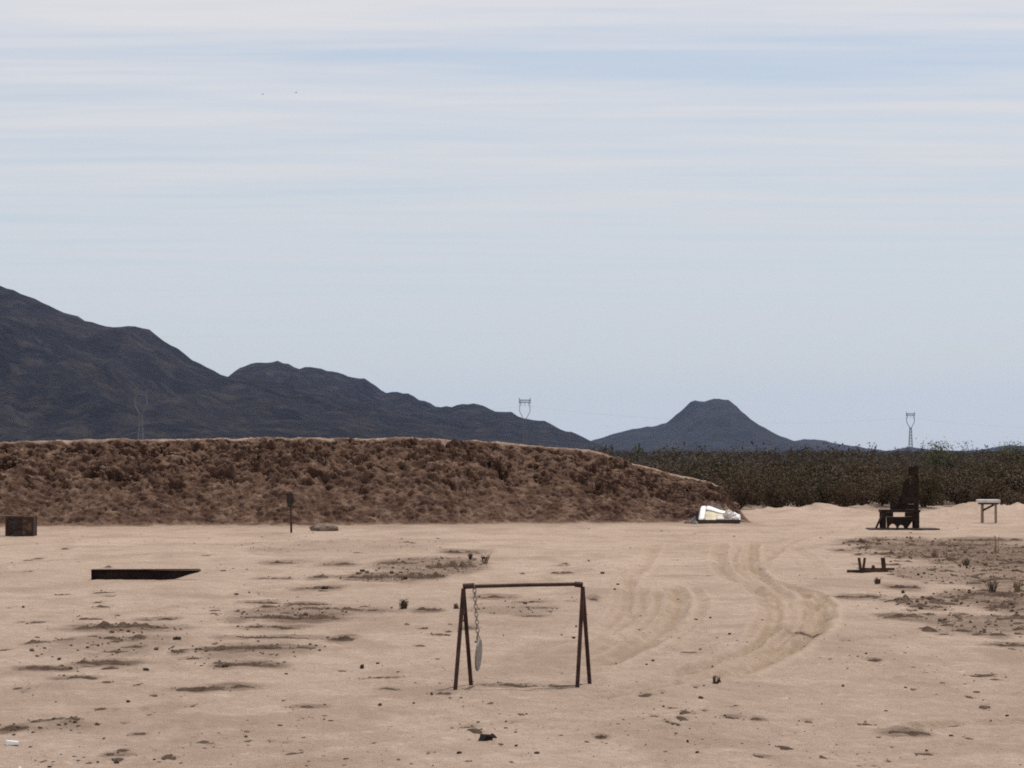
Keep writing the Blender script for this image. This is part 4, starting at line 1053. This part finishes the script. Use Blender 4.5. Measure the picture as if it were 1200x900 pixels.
def scrap():
    q = at_ground(571, 868)
    o = thing('target_shard', q, 'dark broken target shard lying on the sand before the pipe frame', 'shard', None, 0.05)
    s_ = q.y / FPX
    out = [(-11, -0.6), (-8, -1), (-4.5, 0.5), (-1, 4.6), (4, 4.4), (8, 3.2), (11.5, 3.6), (8, 7.0), (5.6, 8.6), (3.6, 6.8), (-4, 7.4), (-8.2, 7.6), (-8.8, 4.0)]
    MB().prism([(x * s_, z * s_) for x, z in out], -0.016, 0.012).build('shard', M['black_scrap'], o, rot=(-0.35, 0, 0))
    MB().prism([(-7 * s_, -0.003), (6 * s_, -0.003), (7 * s_, 0.022), (-6 * s_, 0.026)], 0.012, 0.06).build('rim', M['black_scrap'], o)
scrap()
STONES = [(27,713,7,4),(207,749,12,7),(161,748,11,6),(69,773,9,5),(83,783,8,5),(171,785,9,6),(115,759,5,4),(102,761,4,4),(230,762,6,4),(264,781,11,6),(150,824,9,5),(20,854,12,5),(16,861,8,4),(58,896,7,4),(136,892,9,6),(181,889,5,3),(122,865,8,3),
    (380,689,12,7),(277,697,7,4),(424,780,10,9),(443,777,6,4),(485,822,6,4),(445,826,7,5),(506,814,4,6),(380,843,5,3),(425,668,8,5),(475,678,9,7),(335,790,6,3),(333,776,6,3),(567,653,8,6),(615,706,7,4),(1058,694,7,6),(1076,673,7,5),(1061,698,6,4),(1133,665,5,5),(1127,675,4,3),(1141,671,4,3),(1151,671,4,3),(1190,670,12,5),(1198,685,6,4),
    (675,734,5,4),(835,781,5,4),(765,775,6,4),(758,779,4,3),(722,782,4,3),(839,802,9,6),(821,818,9,5),(988,805,4,4),(963,825,3,4),(1180,838,5,4),(817,884,8,4),(806,866,5,6),(1115,861,7,4),(724,686,6,4),(720,692,5,3),(706,671,7,4),(590,745,3,3),(672,750,5,4),(1015,765,5,4),(1145,707,6,4),(560,846,6,3),(605,871,6,5),(629,881,8,4),(538,880,8,5),(690,655,5,3),(855,745,6,4),(815,723,9,3),(832,722,6,3)]
smesh = []
for i in range(8):
    v_, f = rock_template(200 + i, 0.8); smesh.append(mesh_np('stone', v_, f, False)); smesh[-1].materials.append(M['stone'])
for i, (px, py, w, h) in enumerate(STONES):
    q = at_ground(px, py + h * 0.3); s_ = q.y / FPX * 0.9
    o = ob('stone', smesh[i % 8], None, None, q + Vector((0, 0, h * s_ * 0.22)), (0, 0, RNG.uniform(0, 6.28)))
    o.scale = (w * s_ * 0.5, w * s_ * 0.42, h * s_ * 0.55)
    tag(o, 'small dark stone lying loose on the pale sand', 'stone', 'loose dark stones on the sand')

# dry weeds: a few that stand out, and the uncountable dead grass
def weed_mesh(seed, n, h, lean, r=0.004):
    g = np.random.default_rng(seed); m = MB()
    for _ in range(n):
        a = g.uniform(0, 6.283); o_ = g.uniform(0, 0.05); L_ = h * g.uniform(0.4, 1.0); le = lean * g.uniform(0.1, 1.0) * h
        p0 = Vector((math.cos(a) * o_, math.sin(a) * o_, -0.02)); p2 = Vector((math.cos(a) * le, math.sin(a) * le, L_)); p1 = p0.lerp(p2, 0.5) + Vector((0, 0, 0.15 * L_))
        m.tube([p0, p1, p2], [r, r * 0.8, r * 0.3], 3, False)
        for _k in range(2):
            f = p1.lerp(p2, g.random()); m.tube([f, f + Vector((g.normal(0, 0.25), g.normal(0, 0.25), g.uniform(0.05, 0.3))) * h * 0.6], [r * 0.6, r * 0.25], 3, False)
    return m
WEEDS = [(552,655,0.14,30,'dead_weed','low dead weed on the scuffed patch above the pipe frame'),(568,660,0.22,18,'dead_weed','upright dead weed beside the scuffed brown patch'),(473,712,0.14,55,'dead_weed','dense dark weed tuft at the end of a long soil ridge'),
    (1168,650,0.55,7,'straw','tall thin dry stalk rising from the weedy rubble'),(1163,694,0.22,30,'dead_weed','dry brown weed in the lower rubble patch'),(1192,694,0.2,34,'straw','straw coloured weed at the edge of the rubble patch'),(1028,684,0.12,34,'dead_weed','low weed below the rusty target stand'),
    (1095,655,0.2,26,'straw','straw coloured weed in the rubble by the target stand'),(1132,664,0.16,26,'dead_weed','brown weed between dark stones in the rubble'),(535,712,0.08,26,'dead_weed','tiny dead weed left of the pipe frame crossbar'),(545,728,0.08,20,'dead_weed','tiny dry weed behind the hanging chain'),(840,803,0.07,20,'dead_weed','tiny dry weed on the tyre marked sand')]
for i, (px, py, h, n, mt, lab) in enumerate(WEEDS):
    q = at_ground(px, py)
    tag(weed_mesh(700 + i, n, h, 0.55 if n > 10 else 0.12, 0.004 + 0.003 * (q.y / 45)).build('dry_weed', M[mt], None, q), lab, 'weed')
def dead_grass():
    V, F, base = [], [], 0
    for cx, cy, hx, hy, st in ELL:
        n = int(1500 * st * min(3.0, 0.5 + hx * hy * 0.12)) if cx > 4 else int(420 * st)
        r_, a_ = RNG.random(n) ** 0.5, RNG.uniform(0, 6.283, n)
        x, y = cx + hx * r_ * np.cos(a_), cy + hy * r_ * np.sin(a_)
        k = fbm(np.stack([x * 0.8, y * 0.4, x * 0 + 3], -1), 3) > -0.08
        x, y = x[k], y[k]; n = len(x)
        if not n: continue
        z = ground_fields(x, y)[0]
        L_ = RNG.uniform(0.02, 0.075, n) * np.clip(cy / 45, 0.35, 1.2); aa = RNG.uniform(0, 6.283, n); up = RNG.uniform(0.1, 0.8, n); w = RNG.uniform(0.002, 0.006, n) * np.clip(cy / 45, 0.35, 1.2)
        p0 = np.stack([x, y, z - 0.005], -1); tip = p0 + np.stack([np.cos(aa) * L_, np.sin(aa) * L_, L_ * up], -1)
        sd = np.stack([-np.sin(aa) * w, np.cos(aa) * w, w * 0.4], -1)
        V.append(np.stack([p0 - sd, p0 + sd, tip + sd * 0.3, tip - sd * 0.3], 1).reshape(-1, 3)); F.append(np.arange(n * 4).reshape(-1, 4) + base); base += n * 4
    me = mesh_np('dead_grass', np.vstack(V), np.vstack(F), False)
    tag(ob('dead_grass', me, M['straw_mix']), 'flattened dead grass matted over the rough rubble patches', kind='stuff')
dead_grass()

# two far birds
def bird(px, py, d, bank):
    p = AT(px, py, d); o = thing('bird', p, 'tiny dark bird gliding far off against the clouds', 'bird', 'two birds high in the sky', 0.6)
    MB().tube([(-0.22, 0, 0), (-0.1, 0, 0.0), (0.05, 0, 0.01), (0.18, 0, 0.02), (0.25, 0, 0.02)], [0.02, 0.06, 0.075, 0.045, 0.012], 8).build('body', M['bird'], o)
    for s_ in (-1, 1):
        MB().add([(0.08, s_ * 0.05, 0.02), (-0.08, s_ * 0.05, 0.02), (-0.06, s_ * 0.4, 0.10 + bank * s_), (0.06, s_ * 0.35, 0.10 + bank * s_), (-0.10, s_ * 0.75, 0.06 + 2 * bank * s_), (0.08, s_ * 0.05, 0.035), (-0.08, s_ * 0.05, 0.035), (-0.06, s_ * 0.4, 0.112 + bank * s_), (0.06, s_ * 0.35, 0.112 + bank * s_)],
                 [(0, 1, 2, 3), (3, 2, 4), (5, 8, 7, 6), (8, 4, 7), (0, 3, 8, 5), (1, 6, 7, 2), (3, 4, 8), (2, 7, 4), (0, 5, 6, 1)]).build('wing', M['bird'], o)
    MB().add([(-0.2, -0.03, 0), (-0.2, 0.03, 0), (-0.36, 0.08, 0), (-0.36, -0.08, 0), (-0.2, -0.03, 0.012), (-0.2, 0.03, 0.012), (-0.36, 0.08, 0.012), (-0.36, -0.08, 0.012)], [(0, 1, 2, 3), (7, 6, 5, 4), (0, 4, 5, 1), (1, 5, 6, 2), (2, 6, 7, 3), (3, 7, 4, 0)]).build('tail', M['bird'], o)
bird(308, 110.5, 620, 0.04); bird(347, 108.5, 650, -0.05)

# ------------------------------------------------------------------ haze
hm = bpy.data.materials.new('haze'); hm.use_nodes = True
ht = hm.node_tree; ht.nodes.clear()
pv = N(ht, 'ShaderNodeVolumePrincipled'); pv.inputs['Color'].default_value = (0.38, 0.56, 1.0, 1)
pv.inputs['Density'].default_value = 1.9e-5; pv.inputs['Anisotropy'].default_value = 0.2
ho = N(ht, 'ShaderNodeOutputMaterial'); ht.links.new(pv.outputs[0], ho.inputs['Volume'])
R2 = 17600.0
tag(MB().box((-R2, -R2, -30.0), (R2, R2, 420.0)).build('haze', hm), 'thin blue haze hanging over the whole plain', kind='stuff')
